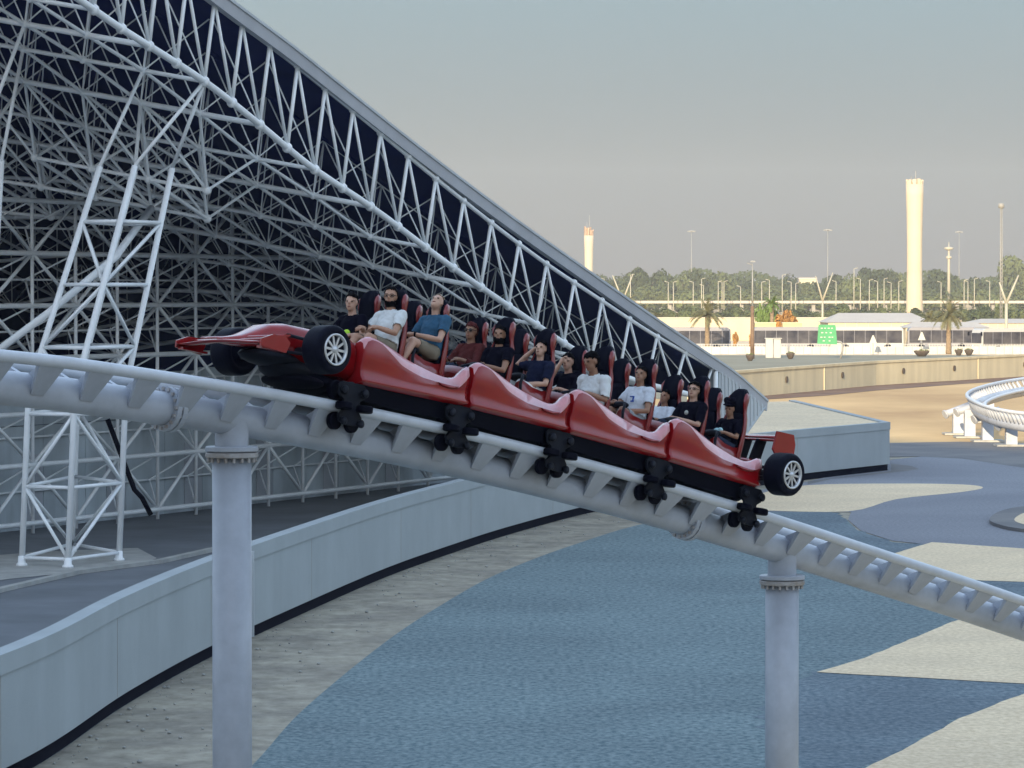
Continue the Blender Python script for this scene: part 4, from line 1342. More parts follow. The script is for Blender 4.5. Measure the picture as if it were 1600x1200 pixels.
def seat_mtx(ci, row, near, dx=0.0, dz=0.03, dy=0.0):
    pa, pb_ = CARS[ci]
    x = (s_of(pa) + s_of(pb_)) / 2 - s_of(SEATP[ci][row])
    return car_mats[ci] @ Matrix.Translation((x - .045 + dx, (SEAT_V if near else -SEAT_V) + dy, SEAT_W + dz))
person(seat_mtx(0, 0, True, dz=.10, dx=.02), 'bearded rider in a white collared shirt sitting behind the front wheel', dict(shirt='c_white', skin='skin1', beard=1, yaw=.55, nod=.10, lean=-.10, glasses='clear', collar=1, belly=1.15,
       L='bar', R='bar', hairline=.075, legs='c_khaki', trouser='short', size=1.06))
person(seat_mtx(0, 1, True, dz=.18), 'rider in a teal T-shirt with head thrown back and a wristwatch', dict(shirt='c_teal', skin='skin3', yaw=.35, nod=-.62, lean=-.16, hair='grey_hair', hairline=.085, L='cross', R='lap', watch=1,
       legs='c_khaki', trouser='short', belly=1.1, size=1.05))
person(seat_mtx(0, 0, False, dz=.04, dx=.18), 'rider in black with a lime green stripe, on the far front seat', dict(shirt='c_black', skin='skin3', yaw=.45, nod=.05, lean=-.02, L='rim', R='bar', sleeve=.5, patch=('c_lime', (.05, .26), (.06, .05))))
person(seat_mtx(1, 0, False, dz=.04, dx=.0), 'rider in a maroon top seated on the far side of the second car', dict(shirt='c_maroon', skin='skin2', yaw=.3, nod=.05, lean=-.08, sleeve=1.6, glasses='dark', hair='c_maroon', hairline=.055))
person(seat_mtx(1, 0, True, dz=.0), 'rider in a black shirt with folded bare arms, front near seat of second car', dict(shirt='c_black', skin='skin2', yaw=.5, nod=.0, lean=-.14, L='cross', R='cross', beard=1, hairline=.06, sleeve=.55))
person(seat_mtx(1, 1, True, dz=-.02), 'rider in dark navy leaning back in the rear near seat of second car', dict(shirt='c_navy', skin='skin3', yaw=.25, nod=-.12, lean=-.16, L='lap', R='behind', size=.97, legs='c_white', sleeve=.8))
person(seat_mtx(2, 0, False, dz=.0, dx=.0), 'rider in black holding a hand to the mouth, far seat of third car', dict(shirt='c_black', skin='skin3', yaw=.3, nod=.1, lean=.0, L='bar', R='face', sleeve=.9, size=.98))
person(seat_mtx(2, 0, True, dz=-.08, dx=-.06), 'rider in a loose white shirt leaning forward with face turned away', dict(shirt='c_white', skin='skin2', yaw=-.2, nod=.3, lean=.16, L='bar', R='bar', belly=1.5, sleeve=.9, size=1.12, hairline=.045))
person(seat_mtx(2, 1, True, dz=.0), 'rider in a white T-shirt with a blue print and resting forearms', dict(shirt='c_bluewhite', skin='skin2', yaw=.35, nod=-.15, lean=-.08, L='lap', R='bar', print_lines=1, belly=1.2, hairline=.06, legs='c_grey', trouser='short'))
person(seat_mtx(3, 0, False, dz=.0, dx=.0), 'small rider in a white T-shirt low on the far side of last car', dict(shirt='c_bluewhite', skin='skin2', yaw=.2, nod=-.1, lean=-.05, size=.85, sleeve=.7))
person(seat_mtx(3, 0, True, dz=.02), 'smiling rider with glasses in a black T-shirt with a white chest mark', dict(shirt='c_black', skin='skin3', yaw=.30, nod=-.02, lean=-.10, glasses='clear', L='cross', R='lap', patch=('sign_white', (.02, .33), (.03, .035)), hairthick=.022, hairback=-.06, sleeve=.9))
person(seat_mtx(3, 1, True, dz=.02, dx=-.04), 'small rider in black wearing a floppy dark hat, rearmost near seat', dict(shirt='c_black', skin='skin2', yaw=.3, nod=.25, lean=.05, size=.86, hat=1, held=1, L='bar', R='bar', sleeve=.8))

# ================================================================== FAR WALL
fwo = fw_pts[2]
fwall = thing('boundary_wall', 'long sunlit beige concrete wall with small round vents across the sandy ground', 'wall', fwo)
pts = []
for i in range(len(fw_pts) - 1):
    for j in range(6): pts.append(fw_pts[i].lerp(fw_pts[i + 1], j / 6))
pts.append(fw_pts[-1])
mb = MB(); wall_strip(mb, pts, 0, 2.02, 0, .3); mb.build('wall_face', M['far_wall'], fwall, fwo)
mb = MB(); wall_strip(mb, pts, 1.95, 2.16, .10, .45); mb.build('coping', M['far_wall'], fwall, fwo)
for px, py in ((1224, 598), (1316, 592), (1401, 586), (1496, 580), (1592, 575)):
    i = min(range(len(pts)), key=lambda i: abs(800 + pts[i].x / pts[i].y * FPX - px))
    p = pts[i]; t = (pts[min(i + 1, len(pts) - 1)] - pts[max(i - 1, 0)]).normalized(); nb = Vector((t.y, -t.x, 0))
    c = p + nb * .06 + Vector((0, 0, 1.15))
    mb = MB(); mb.tube([c - nb * .04, c + nb * .06], .26, 14); mb.build('vent', M['planter'], fwall, fwo)
for i in (9, 16):
    p = pts[i]
    mb = MB(); mb.box((p.x, p.y, 1.0), (.10, .12, 1.98)); mb.build('joint', M['far_wall'], fwall, fwo)
# planters behind the wall
for i, (px, py, w, lab) in enumerate([(1172, 561, .55, 'small dark bowl planter left of the white kiosk behind the beige wall'), (1235, 558, .55, 'small dark bowl planter right of the white kiosk behind the beige wall'),
                                      (1440, 554, 1.05, 'wide dark bowl planter on the far road left of the white coach'), (1498, 552.5, .55, 'small dark bowl planter right of the wide one on the far road'),
                                      (1514, 552.5, .62, 'rightmost dark bowl planter on the far road')]):
    b = gnd(px, py + 3)
    b = b.copy()
    t = thing('planter_bowl', lab, 'planter', b, 'bowl planters on the far road')
    mb = MB(); mb.lathe([(.25 * w, 0), (.5 * w, .05), (.9 * w, .5), (w, .75), (w * .9, .75), (w * .8, .6)], b, 'z', 16); mb.build('bowl', M['planter'], t, b)
    mb = MB()
    r = random.Random(i)
    for q in range(40):
        a = r.random() * 2 * PI; d = r.random() * w * .8
        p = b + Vector((d * math.cos(a), d * math.sin(a), .62))
        e_ = p + Vector((r.uniform(-.15, .15), r.uniform(-.15, .15), r.uniform(.15, .4)))
        mb.add([p, p + Vector((.06, 0, .1)), e_, p + Vector((-.06, 0, .1))], [(0, 1, 2, 3)], 0, False)
    mb.build('leaves', M['leaf2'], t, b, recalc=False)

# ================================================================== FAR STREET
def px_x(px, Y): return (px - 800) / FPX * Y / CA
def px_z(py, Y): return at(800, py, Y).z
# white barrier
Yb = 506
b0 = Vector((px_x(1090, Yb), Yb, 0))
bar = thing('barrier_fence', 'long low white barrier with slim posts in front of the parked coaches', 'barrier', b0)
mb = MB(); n = 46
x0, x1 = px_x(1060, Yb), px_x(1660, Yb)
for i in range(n):
    a = x0 + (x1 - x0) * i / n; b = x0 + (x1 - x0) * (i + .97) / n
    mb.box(((a + b) / 2, Yb, .50 + .02 * (i % 2)), (b - a, .35, 1.0), None, 0)
mb.build('barrier_panels', M['barrier'], bar, b0)
mb = MB()
for i in range(140): mb.box((x0 + (x1 - x0) * (i + .5) / 140, Yb, 1.12), (.05, .05, .42))
mb.box(((x0 + x1) / 2, Yb, 1.31), (x1 - x0, .06, .05))
mb.build('railing', M['barrier'], bar, b0)
# coaches
def coach(px0, px1, Y, label, body='bus_white', front=False, top=519, ang=0):
    xa_, xb_ = px_x(px0, Y), px_x(px1, Y)
    L = xb_ - xa_; W = 2.5; H = 3.3
    b = Vector((xa_, Y, 0))
    t = thing('parked_coach', label, 'coach', b, 'coaches parked along the far road')
    t.rotation_euler = (0, 0, ang)
    mb = MB()
    prof = [(0.0, .35), (.05, 2.6), (.25, 3.15), (.6, H), (L - .4, H), (L - .05, 3.0), (L, .35)]
    mb.prism([Vector((x, 0, z)) for x, z in prof], (0, W, 0)); mb.build('body', M[body], t, bevel=.06)
    mb = MB(); mb.box((L / 2, -.012, 1.95), (L - .5, .03, 1.75)); mb.build('window_band', M['glass'], t)
    for k in range(1, int(L / 1.5)):
        mb = MB(); mb.box((.3 + k * 1.5, -.03, 1.95), (.05, .02, 1.75)); mb.build('window_post', M['bus_grey'], t)
    mb = MB(); mb.prism([Vector((-.03, .15, 1.35)), Vector((.02, .15, 2.7)), Vector((.02, W - .15, 2.7)), Vector((-.03, W - .15, 1.35))], (.04, 0, 0)); mb.build('windscreen', M['glass'], t)
    for x in (L * .2, L * .78):
        mb = MB(); mb.lathe([(.02, -.12), (.44, -.12), (.5, -.06), (.5, .2), (.02, .2)], (x, 0, .5), 'y', 20); mb.build('wheel', M['tyre'], t)
    if front:
        for y in (.35, W - .35):
            mb = MB(); mb.lathe([(.0, -.05), (.14, -.05), (.14, .05)], (-.02, y, .95), 'x', 12); mb.build('headlight', M['rim_metal'], t)
        for y in (-.25, W + .2):
            mb = MB(); mb.box((-.25, y, 2.6), (.14, .2, .5)); mb.build('mirror', M['black'], t)
    return t
coach(1040, 1142, 530, 'dark windowed coach behind the palm tree nearest the roof tip', 'bus_grey')
coach(1176, 1292, 534, 'coach parked behind the white kiosk and the green sign', 'bus_grey')
coach(1298, 1412, 536, 'coach parked right of the green sign under the pale tent roof', 'bus_white')
coach(1418, 1526, 538, 'coach parked behind the right palm trunk', 'bus_grey')
coach(1534, 1690, 514, 'white coach turned with its front showing at the right edge', 'bus_white', True, ang=.5)
# white kiosk of two blocks
kb = Vector((px_x(1208, 478), 478, 0))
kt = thing('kiosk', 'narrow white box-like kiosk standing on the far road', 'kiosk', kb)
mb = MB(); mb.box(kb + Vector((-.5, 0, 1.2)), (.92, .9, 2.4)); mb.box(kb + Vector((.48, .05, 1.17)), (.9, .9, 2.34)); mb.build('cabinet', M['bus_white'], kt, kb, bevel=.04)
mb = MB(); mb.box(kb + Vector((0, 0, 2.44)), (2.1, 1.05, .08)); mb.build('roof', M['barrier'], kt, kb)
# green road sign
gb = Vector((px_x(1313, 472), 472, 0))
gs = thing('road_sign', 'green road sign hung from a bent grey pole over the far road', 'sign', gb)
mb = MB(); mb.tube([gb, gb + Vector((.25, 0, 1.0)), gb + Vector((.3, 0, 1.75)), gb + Vector((.05, 0, 2.05)), gb + Vector((-.6, 0, 2.15)), gb + Vector((-2.4, 0, 2.15))], .13, 10); mb.build('pole', M['galv'], gs, gb)
cx = px_x(1292, 472) - gb.x
mb = MB(); mb.prism([gb + Vector((cx - 1.2, -.16, 1.85)), gb + Vector((cx + 1.25, -.16, 1.75)), gb + Vector((cx + 1.05, -.16, 4.15)), gb + Vector((cx - 1.05, -.16, 4.2))], (0, .08, 0)); sgn = mb.build('panel', M['green_sign'], gs, gb)
mb = MB()
for dz, xs in ((3.75, (-.65, -.25, .2, .6)), (3.2, (-.6, -.1, .45)), (2.65, (-.7, -.3, .3, .65)), (2.2, (-.4, .3))):
    for q, dx in enumerate(xs): mb.box(gb + Vector((cx + dx, -.185, dz)), (.26 - .05 * (q % 2), .02, .13))
mb.build('lettering', M['sign_white'], sgn, gb)
# small warning signs
for px, py, Y, lab in ((1364, 531, 500, 'small white triangular sign on a thin post left of the planter'), (1440, 526, 500, 'small white sign on a thin post before the right palm')):
    b = Vector((px_x(px, Y), Y, 0)); z = px_z(py, Y)
    t = thing('warning_sign', lab, 'sign', b)
    mb = MB(); mb.tube([b, b + Vector((0, 0, z))], .05, 8); mb.build('post', M['galv'], t, b)
    mb = MB(); mb.prism([b + Vector((-.5, -.08, z - .45)), b + Vector((.5, -.08, z - .45)), b + Vector((.08, -.08, z + .6)), b + Vector((-.08, -.08, z + .6))], (0, .04, 0)); mb.build('plate', M['sign_white'], t, b)
# yellow cabins
for i, (pa_, pb2) in enumerate(((1180, 1212), (1223, 1253))):
    Y = 590; a, b_ = px_x(pa_, Y), px_x(pb2, Y); b = Vector((a, Y, 0)); zt = px_z(505, Y)
    t = thing('site_cabin', ['left of two pale yellow cabins behind the kiosk', 'right of two pale yellow cabins beside the orange shrub'][i], 'cabin', b, 'yellow cabins')
    mb = MB(); mb.box(((a + b_) / 2, Y + 1.2, zt / 2), (b_ - a, 2.4, zt)); mb.build('walls', M['yellow_cabin'], t, b)
    mb = MB(); mb.box(((a + b_) / 2, Y + 1.2, zt + .06), (b_ - a + .15, 2.6, .14)); mb.build('roof', M['cream_wall'], t, b)
# long cream wall
Y = 645; b = Vector((px_x(1030, Y), Y, 0))
t = thing('compound_wall', 'long cream compound wall in full sun behind the coaches', 'wall', b)
x0, x1 = px_x(900, Y), px_x(1320, Y)
mb = MB(); mb.box(((x0 + x1) / 2, Y, 1.9), (x1 - x0, .4, 3.8)); mb.build('wall_face', M['cream_wall'], t, b)
mb = MB(); mb.box(((x0 + x1) / 2, Y, 3.86), (x1 - x0, .6, .14)); mb.build('coping', M['tent'], t, b)
for i in range(14):
    mb = MB(); mb.box((x0 + (x1 - x0) * (i + .5) / 14, Y - .22, 1.9), (.5, .1, 3.7)); mb.build('pier', M['cream_wall'], t, b)
# tent hall
Y = 605
def hall_tent(pl, pr_, yr, ye, Y, depth, label):
    xl, xr = px_x(pl, Y), px_x(pr_, Y); zr = px_z(yr, Y + depth / 2); ze = px_z(ye, Y)
    b = Vector((xl, Y, 0))
    t = thing('marquee_tent', label, 'tent', b, 'marquee tents')
    mb = MB(); mb.box(((xl + xr) / 2, Y + depth / 2, ze / 2), (xr - xl, depth, ze)); mb.build('walls', M['cream_wall'], t, b)
    mb = MB(); o = .4; hipw = (xr - xl) * .14
    vs = [(xl - o, Y - o, ze), (xr + o, Y - o, ze), (xr + o, Y + depth + o, ze), (xl - o, Y + depth + o, ze), (xl + hipw, Y + depth / 2, zr), (xr - hipw, Y + depth / 2, zr)]
    mb.add(vs, [(0, 1, 5, 4), (1, 2, 5), (2, 3, 4, 5), (3, 0, 4), (3, 2, 1, 0)], 0, False); mb.build('canopy', M['tent'], t, b)
    mb = MB()
    for i in range(9): mb.box((xl + (xr - xl) * (i + .5) / 9, Y - .05, ze / 2), (.12, .12, ze - .05))
    mb.build('posts', M['bus_white'], t, b)
hall_tent(1294, 1455, 489, 504, 605, 16, 'large pale marquee with hipped roof behind the coaches')
hall_tent(1415, 1545, 503, 512, 570, 8, 'lower pale marquee right of the large one behind the right palm')
hall_tent(1520, 1660, 498, 505, 640, 12, 'pale marquee roof at the right edge behind the white coach')
# viaduct
Y = 1300; b = Vector((px_x(1250, Y), Y, 0))
t = thing('viaduct', 'long pale raised road crossing in front of the far tree line', 'bridge', b)
x0, x1 = px_x(850, Y), px_x(1750, Y)
z0, z1 = px_z(474, Y), px_z(470, Y)
mb = MB(); mb.box(((x0 + x1) / 2, Y + 4, (z0 + z1) / 2), (x1 - x0, 8, z1 - z0)); mb.build('deck', M['tent'], t, b)
for i in range(16):
    mb = MB(); mb.box((x0 + (x1 - x0) * (i + .5) / 16, Y + 4, z0 / 2), (1.2, 3, z0)); mb.build('pier', M['galv'], t, b)

# ================================================================== TOWERS AND MASTS
def vent_tower(px, yt, yb, Y, wtop, label, hi, brown):
    b = Vector((px_x(px, Y), Y, 0)); H = px_z(yt, Y); w = wtop
    t = thing('round_tower', label, 'tower', b, 'sunlit round towers on the skyline')
    mb = MB(); prof = []
    for f, r in [(0, .94), (.1, .92), (.35, .86), (.6, .86), (.8, .92), (.92, .985), (1.0, 1.0)]: prof.append((w * r, H * f))
    mb.lathe(prof + [(w * .86, H), (w * .84, H * .97)], b, 'z', 32); mb.build('shaft', M['tower'], t, b)
    mb = MB()
    for i in range(11):
        a = 2 * PI * i / 11
        hh = hi * (.5 + .5 * random.random())
        mb.box(b + Vector((w * .86 * math.cos(a), w * .86 * math.sin(a), H + hh / 2)), (w * .34, w * .2, hh), Matrix.Rotation(a + PI / 2, 3, 'Z'))
    mb.lathe([(w * .5, H - .1), (w * .5, H + hi * .5), (w * .2, H + hi * .8)], b, 'z', 12)
    mb.build('crown', M['tower_top'] if brown else M['tower'], t, b)
    mb = MB(); mb.tube([b + Vector((w * .1, 0, H)), b + Vector((w * .1, 0, H + hi * 2.2))], .13, 6); mb.tube([b + Vector((-w * .4, 0, H)), b + Vector((-w * .4, 0, H + hi * 1.4))], .1, 6); mb.build('antenna', M['galv'], t, b)
    return t
vent_tower(1428.5, 288, 480, 1000, 2.33, 'tall cream round tower with slightly waisted shaft in full sun', 1.6, False)
vent_tower(920, 368, 440, 1850, 2.35, 'distant cream round tower with brown top just above the roof edge', 4.5, True)
def flood_mast(px, yt, Y, label, r=.22, ring=1.5):
    b = Vector((px_x(px, Y), Y, 0)); H = px_z(yt, Y)
    t = thing('floodlight_mast', label, 'mast', b, 'faint tall masts on the skyline')
    mb = MB(); mb.tube([b, b + Vector((0, 0, H))], [r, r * .55], 8); mb.build('mast', M['galv'], t, b)
    mb = MB(); mb.lathe([(ring * .4, H - .3), (ring, H - .2), (ring, H + .15), (ring * .3, H + .3)], b, 'z', 12)
    for k in range(6):
        a = k * PI / 3; mb.box(b + Vector((ring * math.cos(a), ring * math.sin(a), H - .2)), (.5, .5, .5))
    mb.build('lamp_ring', M['galv'], t, b)
flood_mast(1080, 361, 1700, 'faint thin mast with lamp ring, leftmost on the skyline')
flood_mast(1293, 359, 1600, 'faint thin mast with lamp ring between the two round towers')
flood_mast(1498, 362, 1800, 'faint thin mast with lamp ring right of the tall tower')
flood_mast(1176, 408, 1700, 'short faint mast with small lamp ring left of the tree gap', .22, .8)
# mast with two discs
Y = 1400; b = Vector((px_x(1482, Y), Y, 0))
t = thing('antenna_mast', 'slim antenna mast with two stacked discs right of the tall tower', 'mast', b)
H = px_z(378, Y)
mb = MB(); mb.tube([b, b + Vector((0, 0, px_z(402, Y))), b + Vector((0, 0, H))], [.7, .45, .12], 10); mb.build('mast', M['pole_pale'], t, b)
for yy, rr in ((388, 1.7), (402, 1.1)):
    z = px_z(yy, Y); mb = MB(); mb.lathe([(.3, z - .8), (rr, z - .3), (rr, z + .3), (.3, z + .6)], b, 'z', 14); mb.build('disc', M['pole_pale'], t, b)
# lattice radio mast
Y = 900; b = Vector((px_x(1563.5, Y), Y, 0)); H = px_z(322, Y)
t = thing('radio_mast', 'tall slim grey lattice mast at the right edge above the trees', 'mast', b)
mb = MB(); rr = .30
cs = [Vector((rr * math.cos(a), rr * math.sin(a), 0)) for a in (0, 2 * PI / 3, 4 * PI / 3)]
for c in cs: mb.tube([b + c, b + c * .8 + Vector((0, 0, H))], .12, 6)
for k in range(28):
    z0, z1 = H * k / 28, H * (k + 1) / 28
    for i in range(3): mb.tube([b + cs[i] + Vector((0, 0, z0)), b + cs[(i + 1) % 3] + Vector((0, 0, z1))], .07, 4)
mb.build('lattice', M['galv'], t, b)
mb = MB(); mb.lathe([(.3, H - .5), (.75, H - .4), (.75, H + .6), (.3, H + .7)], b, 'z', 10); mb.build('head', M['galv'], t, b)
# Y-shaped white poles
for px, yb, yf, lx, ly, rx, ry, Y, lab in ((1285, 501, 470, 1274, 431, 1301, 426, 760, 'white forked pole in the middle, left of the tall tower'),
                                           (1572, 551, 474, 1561, 441, 1591, 430, 520, 'large white forked pole at the right edge beside the coach'),
                                           (973, 520, 470, 957, 430, 989, 428, 800, 'pale forked pole among palms just above the roof edge')):
    b = Vector((px_x(px, Y), Y, 0)); f = Vector((b.x, Y, px_z(yf, Y)))
    t = thing('forked_pole', lab, 'pole', b, 'forked white poles')
    mb = MB(); mb.tube([b, f], [.26, .2], 10); mb.build('stem', M['pole_pale'], t, b)
    for x, y in ((lx, ly), (rx, ry)):
        mb = MB(); mb.tube([f, Vector((px_x(x, Y), Y, px_z(y, Y)))], [.2, .1], 8); mb.build('arm', M['pole_pale'], t, b)
# brown post
Y = 472; b = Vector((px_x(1175.5, Y), Y, 0))
t = thing('lamp_pole', 'rust brown pole with a thin pale top rising over the far road', 'pole', b)
zt = px_z(478, Y)
mb = MB(); mb.tube([b, b + Vector((0, 0, zt))], [.27, .22], 12); mb.build('base_pole', M['wood'], t, b)
mb = MB(); mb.tube([b + Vector((0, 0, zt)), b + Vector((0, 0, px_z(412, Y)))], [.13, .07], 8); mb.build('top_pole', M['galv'], t, b)
mb = MB(); mb.tube([b + Vector((0, 0, px_z(414, Y))), b + Vector((-.7, 0, px_z(411, Y)))], .06, 6); mb.build('lamp_arm', M['galv'], t, b)
# thin street lamps
lampx = [(944, 436), (985, 430), (1044, 441), (1052, 441), (1083, 441), (1096, 436), (1099, 446), (1122, 440), (1128, 441), (1131, 440), (1157, 448), (1190, 441), (1202, 438), (1222, 430), (1236, 441), (1243, 443), (1306, 440),
         (1334, 420), (1344, 436), (1358, 438), (1371, 440), (1381, 436), (1392, 442), (1404, 440), (1470, 441), (1506, 438), (1512, 440), (1522, 436), (1546, 440)]
Y = 1280
for i, (px, py) in enumerate(lampx):
    b = Vector((px_x(px, Y), Y, 0)); z = px_z(py, Y)
    t = thing('street_lamp', 'thin pale lamp post before the tree line, %s of twenty-nine' % nth(i, len(lampx)), 'lamp post', b, 'thin lamp posts before the far tree line')
    mb = MB(); mb.tube([b, b + Vector((0, 0, z))], [.2, .12], 6); mb.build('post', M['pole_pale'], t, b)
    mb = MB(); s_ = 1 if i % 2 else -1
    mb.tube([b + Vector((0, 0, z)), b + Vector((s_ * 1.3, 0, z + .35))], [.1, .12], 6); mb.build('lamp_head', M['pole_pale'], t, b)

# ================================================================== VEGETATION
def crown_mesh(name, seed, n, lobes, flat=1.0, leaf=.09):
    r = random.Random(seed)
    L = []
    for i in range(lobes):
        a = r.random() * 2 * PI; d = r.random() ** .6 * .62
        L.append((Vector((d * math.cos(a), d * math.sin(a), .25 + r.random() * .5 - d * .25)), .24 + r.random() * .2))
    mb = MB()
    for q in range(n):
        c, R_ = L[r.randrange(lobes)]
        while True:
            v = Vector((r.uniform(-1, 1), r.uniform(-1, 1), r.uniform(-1, 1)))
            if .2 < v.length < 1: break
        v = v.normalized() * (v.length ** .45)
        p = c + Vector((v.x * R_, v.y * R_, v.z * R_ * flat))
        s = leaf * r.uniform(.6, 1.4)
        nrm = (v + Vector((r.uniform(-.7, .7), r.uniform(-.7, .7), r.uniform(-.3, .9)))).normalized()
        a = nrm.orthogonal().normalized(); b = nrm.cross(a)
        w = r.random() * PI
        a, b = a * math.cos(w) + b * math.sin(w), b * math.cos(w) - a * math.sin(w)
        mb.add([p - a * s, p - b * s * .6, p + a * s * 1.1, p + b * s * .7], [(0, 1, 2, 3)], 0, False)
    return mb
def trunk_mb(seed, h=.5):
    r = random.Random(seed); mb = MB()
    top = Vector((r.uniform(-.05, .05), r.uniform(-.05, .05), h))
    mb.tube([Vector((0, 0, -.02)), top * .5, top], [.045, .036, .028], 7)
    for i in range(4):
        a = i * PI / 2 + r.random()
        mb.tube([top * .7, top + Vector((math.cos(a) * .16, math.sin(a) * .16, .08)), top + Vector((math.cos(a) * .3, math.sin(a) * .3, .22))], [.022, .016, .008], 5)
    return mb
CROWNS = {}
for mm in ('leaf1', 'leaf2', 'leaf3', 'leaf4'):
    CROWNS[mm] = [crown_mesh('crown', s, 2300, 9 + s % 3, .8, .062).mesh('crown', M[mm], recalc=False) for s in range(4)]
TRUNKS = [trunk_mb(s).mesh('trunk', M['bark']) for s in range(4)]
def tree(px, ytop, Y, wpx, leafm, label, group, cat='tree', name='broadleaf_tree', i=0, base=0.0):
    x = px_x(px, Y); H = px_z(ytop, Y) - base; W = wpx / FPX * Y
    t = thing(name, label, cat, (x, Y, base), group)
    t.rotation_euler = (0, 0, i * 1.7)
    # crown sits from .25H to H
    t_ = bpy.data.objects.new('trunk', TRUNKS[i % 4]); COL.objects.link(t_); t_.parent = t; t_.scale = (W * .55, W * .55, H * .85)
    c = bpy.data.objects.new('crown', CROWNS[leafm][i % 4]); COL.objects.link(c); c.parent = t
    low_ = .12 if cat == 'shrub' else .10
    c.scale = (W * .58, W * .58, H * (1 - low_) * 1.02); c.location = (0, 0, H * low_)
    return t
r = random.Random(3)
wood = MB()
for i in range(9000):
    px_ = r.uniform(860, 1660); Yw = r.uniform(1720, 1900)
    tp = 431 + 7 * math.sin(px_ * .021) + 5 * math.sin(px_ * .067 + 1)
    if 1240 < px_ < 1285: tp = 443
    p = Vector((px_x(px_, Yw), Yw, px_z(r.uniform(tp, 468) + r.uniform(-2, 2), Yw)))
    s_ = r.uniform(.5, 1.3)
    nrm = Vector((r.uniform(-.8, .8), -1, r.uniform(-.2, 1))).normalized(); a_ = nrm.orthogonal().normalized(); b_ = nrm.cross(a_)
    wood.add([p - a_ * s_, p - b_ * s_ * .7, p + a_ * s_, p + b_ * s_ * .8], [(0, 1, 2, 3)], 0, False)
wd = wood.build('wood', M['leaf1'], recalc=False); tag(wd, 'far dark wood that closes the skyline behind the tree line', 'wood', kind='stuff')
back_line = [(905, 428, 40), (936, 424, 42), (962, 421, 34), (990, 420, 44), (1012, 410, 36), (1036, 419, 34), (1060, 417, 32), (1084, 420, 30), (1100, 418, 26), (1128, 419, 34), (1150, 425, 30), (1172, 436, 28), (1196, 437, 28), (1218, 433, 24), (1233, 421, 30),
             (1262, 442, 24), (1285, 436, 30), (1308, 424, 36), (1334, 419, 32), (1358, 416, 36), (1378, 413, 34), (1400, 420, 34), (1440, 432, 34), (1468, 418, 34), (1494, 432, 30), (1520, 428, 34), (1546, 430, 30), (1584, 396, 46), (1612, 402, 44)]
for i, (px, y, w) in enumerate(back_line):
    tree(px, y, 1500 + (i * 37 % 130), w * 1.75, 'leaf1' if i % 3 else 'leaf2', 'dark tree in the far tree line behind the viaduct, %s' % nth(i, len(back_line)), 'trees of the far tree line', i=i)
mid_line = [(918, 444, 44), (956, 440, 46), (1004, 444, 44), (1044, 446, 40), (1078, 450, 44), (1112, 447, 44), (1148, 450, 44), (1186, 452, 40), (1226, 449, 44), (1262, 454, 44), (1300, 450, 44), (1340, 446, 46), (1380, 446, 44), (1404, 444, 40), (1452, 452, 40), (1488, 450, 44), (1530, 448, 44), (1566, 452, 40), (1604, 446, 44)]
for i, (px, y, w) in enumerate(mid_line):
    tree(px, y, 1390 + (i * 29 % 60), w * 1.7, 'leaf2', 'olive green tree in the lower row before the far tree line, %s' % nth(i, len(mid_line)), 'trees of the lower far row', i=i + 1)
shrubs = [(925, 470, 44), (958, 474, 46), (990, 480, 40), (1020, 482, 40), (1052, 478, 44), (1086, 476, 44), (1122, 480, 40), (1150, 478, 38), (1182, 482, 36), (1252, 480, 40), (1284, 482, 36), (1316, 473, 46), (1348, 480, 40), (1380, 478, 40), (1406, 482, 34), (1432, 480, 30), (1462, 482, 34), (1505, 480, 36), (1536, 472, 44), (1566, 478, 36), (1600, 480, 44)]
for i, (px, y, w) in enumerate(shrubs):
    tree(px, y, 880 + (i * 31 % 90), w * 1.3, 'leaf2' if i % 3 else 'leaf1', 'round green shrub before the viaduct, %s' % nth(i, len(shrubs)), 'shrubs before the viaduct', 'shrub', 'round_shrub', i)
tree(1198, 462, 620, 40, 'leaf3', 'bright green bushy tree behind the yellow cabins', None, i=2)
tree(1232, 480, 610, 44, 'leaf4', 'orange brown withered shrub right behind the yellow cabins', None, 'shrub', 'withered_shrub', 1)
for i, px in enumerate((1132, 1150, 1176)):
    tree(px, 516, 560, 12, 'leaf4', 'small brown shrub before the cream wall, %s of three' % nth(i, 3), 'small brown shrubs', 'shrub', 'dry_shrub', i)
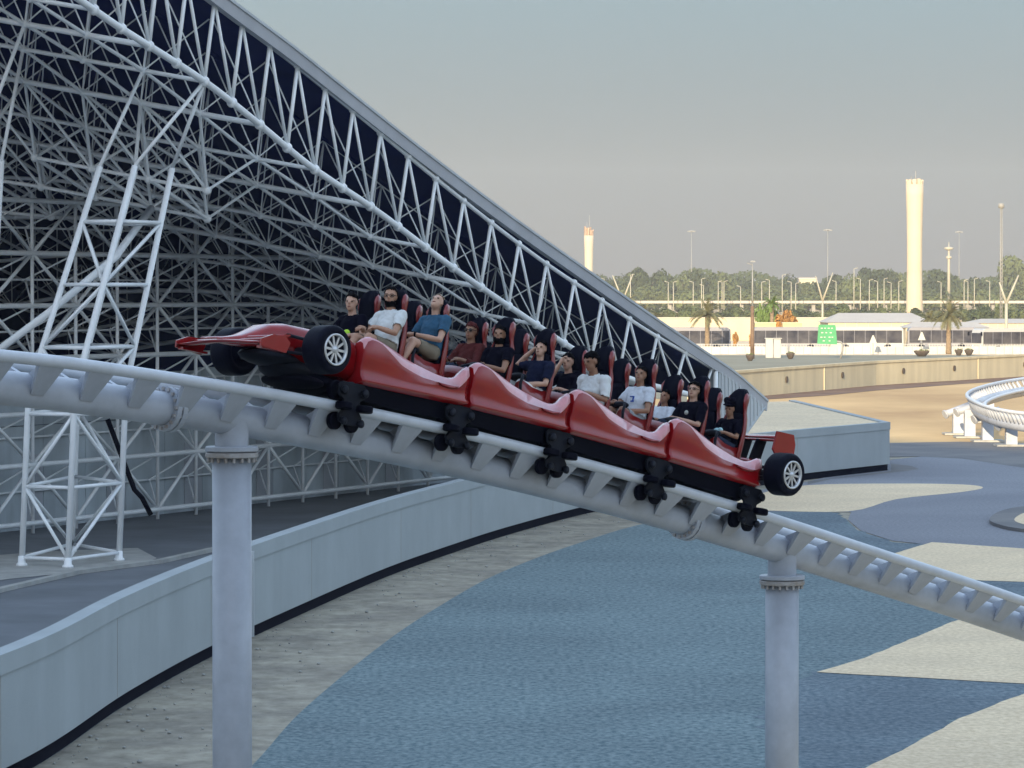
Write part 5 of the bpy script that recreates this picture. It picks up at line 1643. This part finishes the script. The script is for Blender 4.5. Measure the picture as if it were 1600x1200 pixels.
def palm(px, ycrown, Y, R_, label, seed, leafm='palm_leaf', nfr=34):
    x = px_x(px, Y); z = px_z(ycrown, Y)
    b = Vector((x, Y, 0))
    t = thing('palm_tree', label, 'palm tree', b, 'date palms along the far road')
    rr = random.Random(seed)
    mb = MB(); pr_ = []
    n = 14
    for i in range(n + 1):
        pr_.append(((.34 - .08 * i / n) * (1.0 + .14 * (i % 2)), z * i / n))
    mb.lathe(pr_, (0, 0, 0), 'z', 12); mb.build('trunk', M['palm_trunk'], t)
    mb = MB()
    for i in range(nfr):
        az = i * 2.399 + rr.uniform(-.2, .2)
        el = rr.uniform(-.25, 1.35)
        ln = R_ * rr.uniform(.85, 1.1)
        p = Vector((0, 0, z)); d = Vector((math.cos(az) * math.cos(el), math.sin(az) * math.cos(el), math.sin(el)))
        path = [p.copy()]
        for k in range(9):
            p = p + d * (ln / 9)
            d = (d + Vector((0, 0, -.19))).normalized()
            path.append(p.copy())
        mb.tube(path, [.05 - .004 * k for k in range(10)], 4, False)
        for k in range(1, 10):
            for sub in (0, .5):
                q = path[k - 1].lerp(path[k], sub)
                tdir = (path[k] - path[k - 1]).normalized()
                sd = tdir.cross(Vector((0, 0, 1)))
                if sd.length < .1: sd = Vector((math.sin(az), -math.cos(az), 0))
                sd.normalize()
                lw = R_ * .20 * math.sin(PI * (.12 + .8 * (k - .5 + sub) / 10))
                for s in (1, -1):
                    e_ = q + tdir * lw * .8 + sd * s * lw * .75 + Vector((0, 0, -.18 * lw + rr.uniform(-.1, .1) * lw))
                    mb.add([q - tdir * .06, q + tdir * .10, e_], [(0, 1, 2)], 0, False)
    mb.build('fronds', M[leafm], t, recalc=False)
palm(1105, 493, 512, 2.9, 'date palm standing nearest to the roof tip on the far road', 1)
palm(1482, 492, 505, 3.0, 'date palm in front of the pale marquee near the right coach', 2)
palm(980, 474, 700, 3.0, 'date palm by the leftmost forked pole above the roof edge', 3)
palm(1006, 492, 690, 2.7, 'lower date palm partly hidden by the roof edge', 4)
palm(1030, 500, 690, 2.4, 'small date palm peeking over the roof edge near the cream wall', 5)
palm(1206, 476, 610, 2.0, 'short green palm with a brown trunk among the yellow cabins', 6, 'leaf3')
palm(1452, 500, 600, 2.2, 'small date palm behind the right date palm by the marquee', 7)
# distant low buildings
for i, (px, y, w, Y) in enumerate(((1262, 436, 26, 2300), (1200, 441, 20, 2300))):
    x = px_x(px, Y); z = px_z(y, Y); ww = w / FPX * Y; b = Vector((x, Y, 0))
    t = thing('low_building', ['pale low building seen through the gap in the far trees', 'pale low building behind the far trees left of the gap'][i], 'building', b)
    mb = MB(); mb.box(b + Vector((0, 4, z / 2)), (ww, 8, z)); mb.build('walls', M['cream_wall'], t, b)
    mb = MB(); mb.box(b + Vector((0, 4, z + .4)), (ww + 1, 9, .8)); mb.build('roof', M['tent'], t, b)

# ================================================================== AIR
hz = MB()
hz.box((0, 1450, 40), (2400, 3200, 130))
haze = hz.build('haze', [])
hm = bpy.data.materials.new('haze_air'); hm.use_nodes = True
nt = hm.node_tree
for n in list(nt.nodes):
    if n.type != 'OUTPUT_MATERIAL': nt.nodes.remove(n)
pv = nt.nodes.new('ShaderNodeVolumePrincipled')
pv.inputs['Color'].default_value = (.93, .93, .95, 1)
pv.inputs['Density'].default_value = .00013
nt.links.new(pv.outputs['Volume'], [n for n in nt.nodes if n.type == 'OUTPUT_MATERIAL'][0].inputs['Volume'])
haze.data.materials.append(hm)
haze['kind'] = 'stuff'
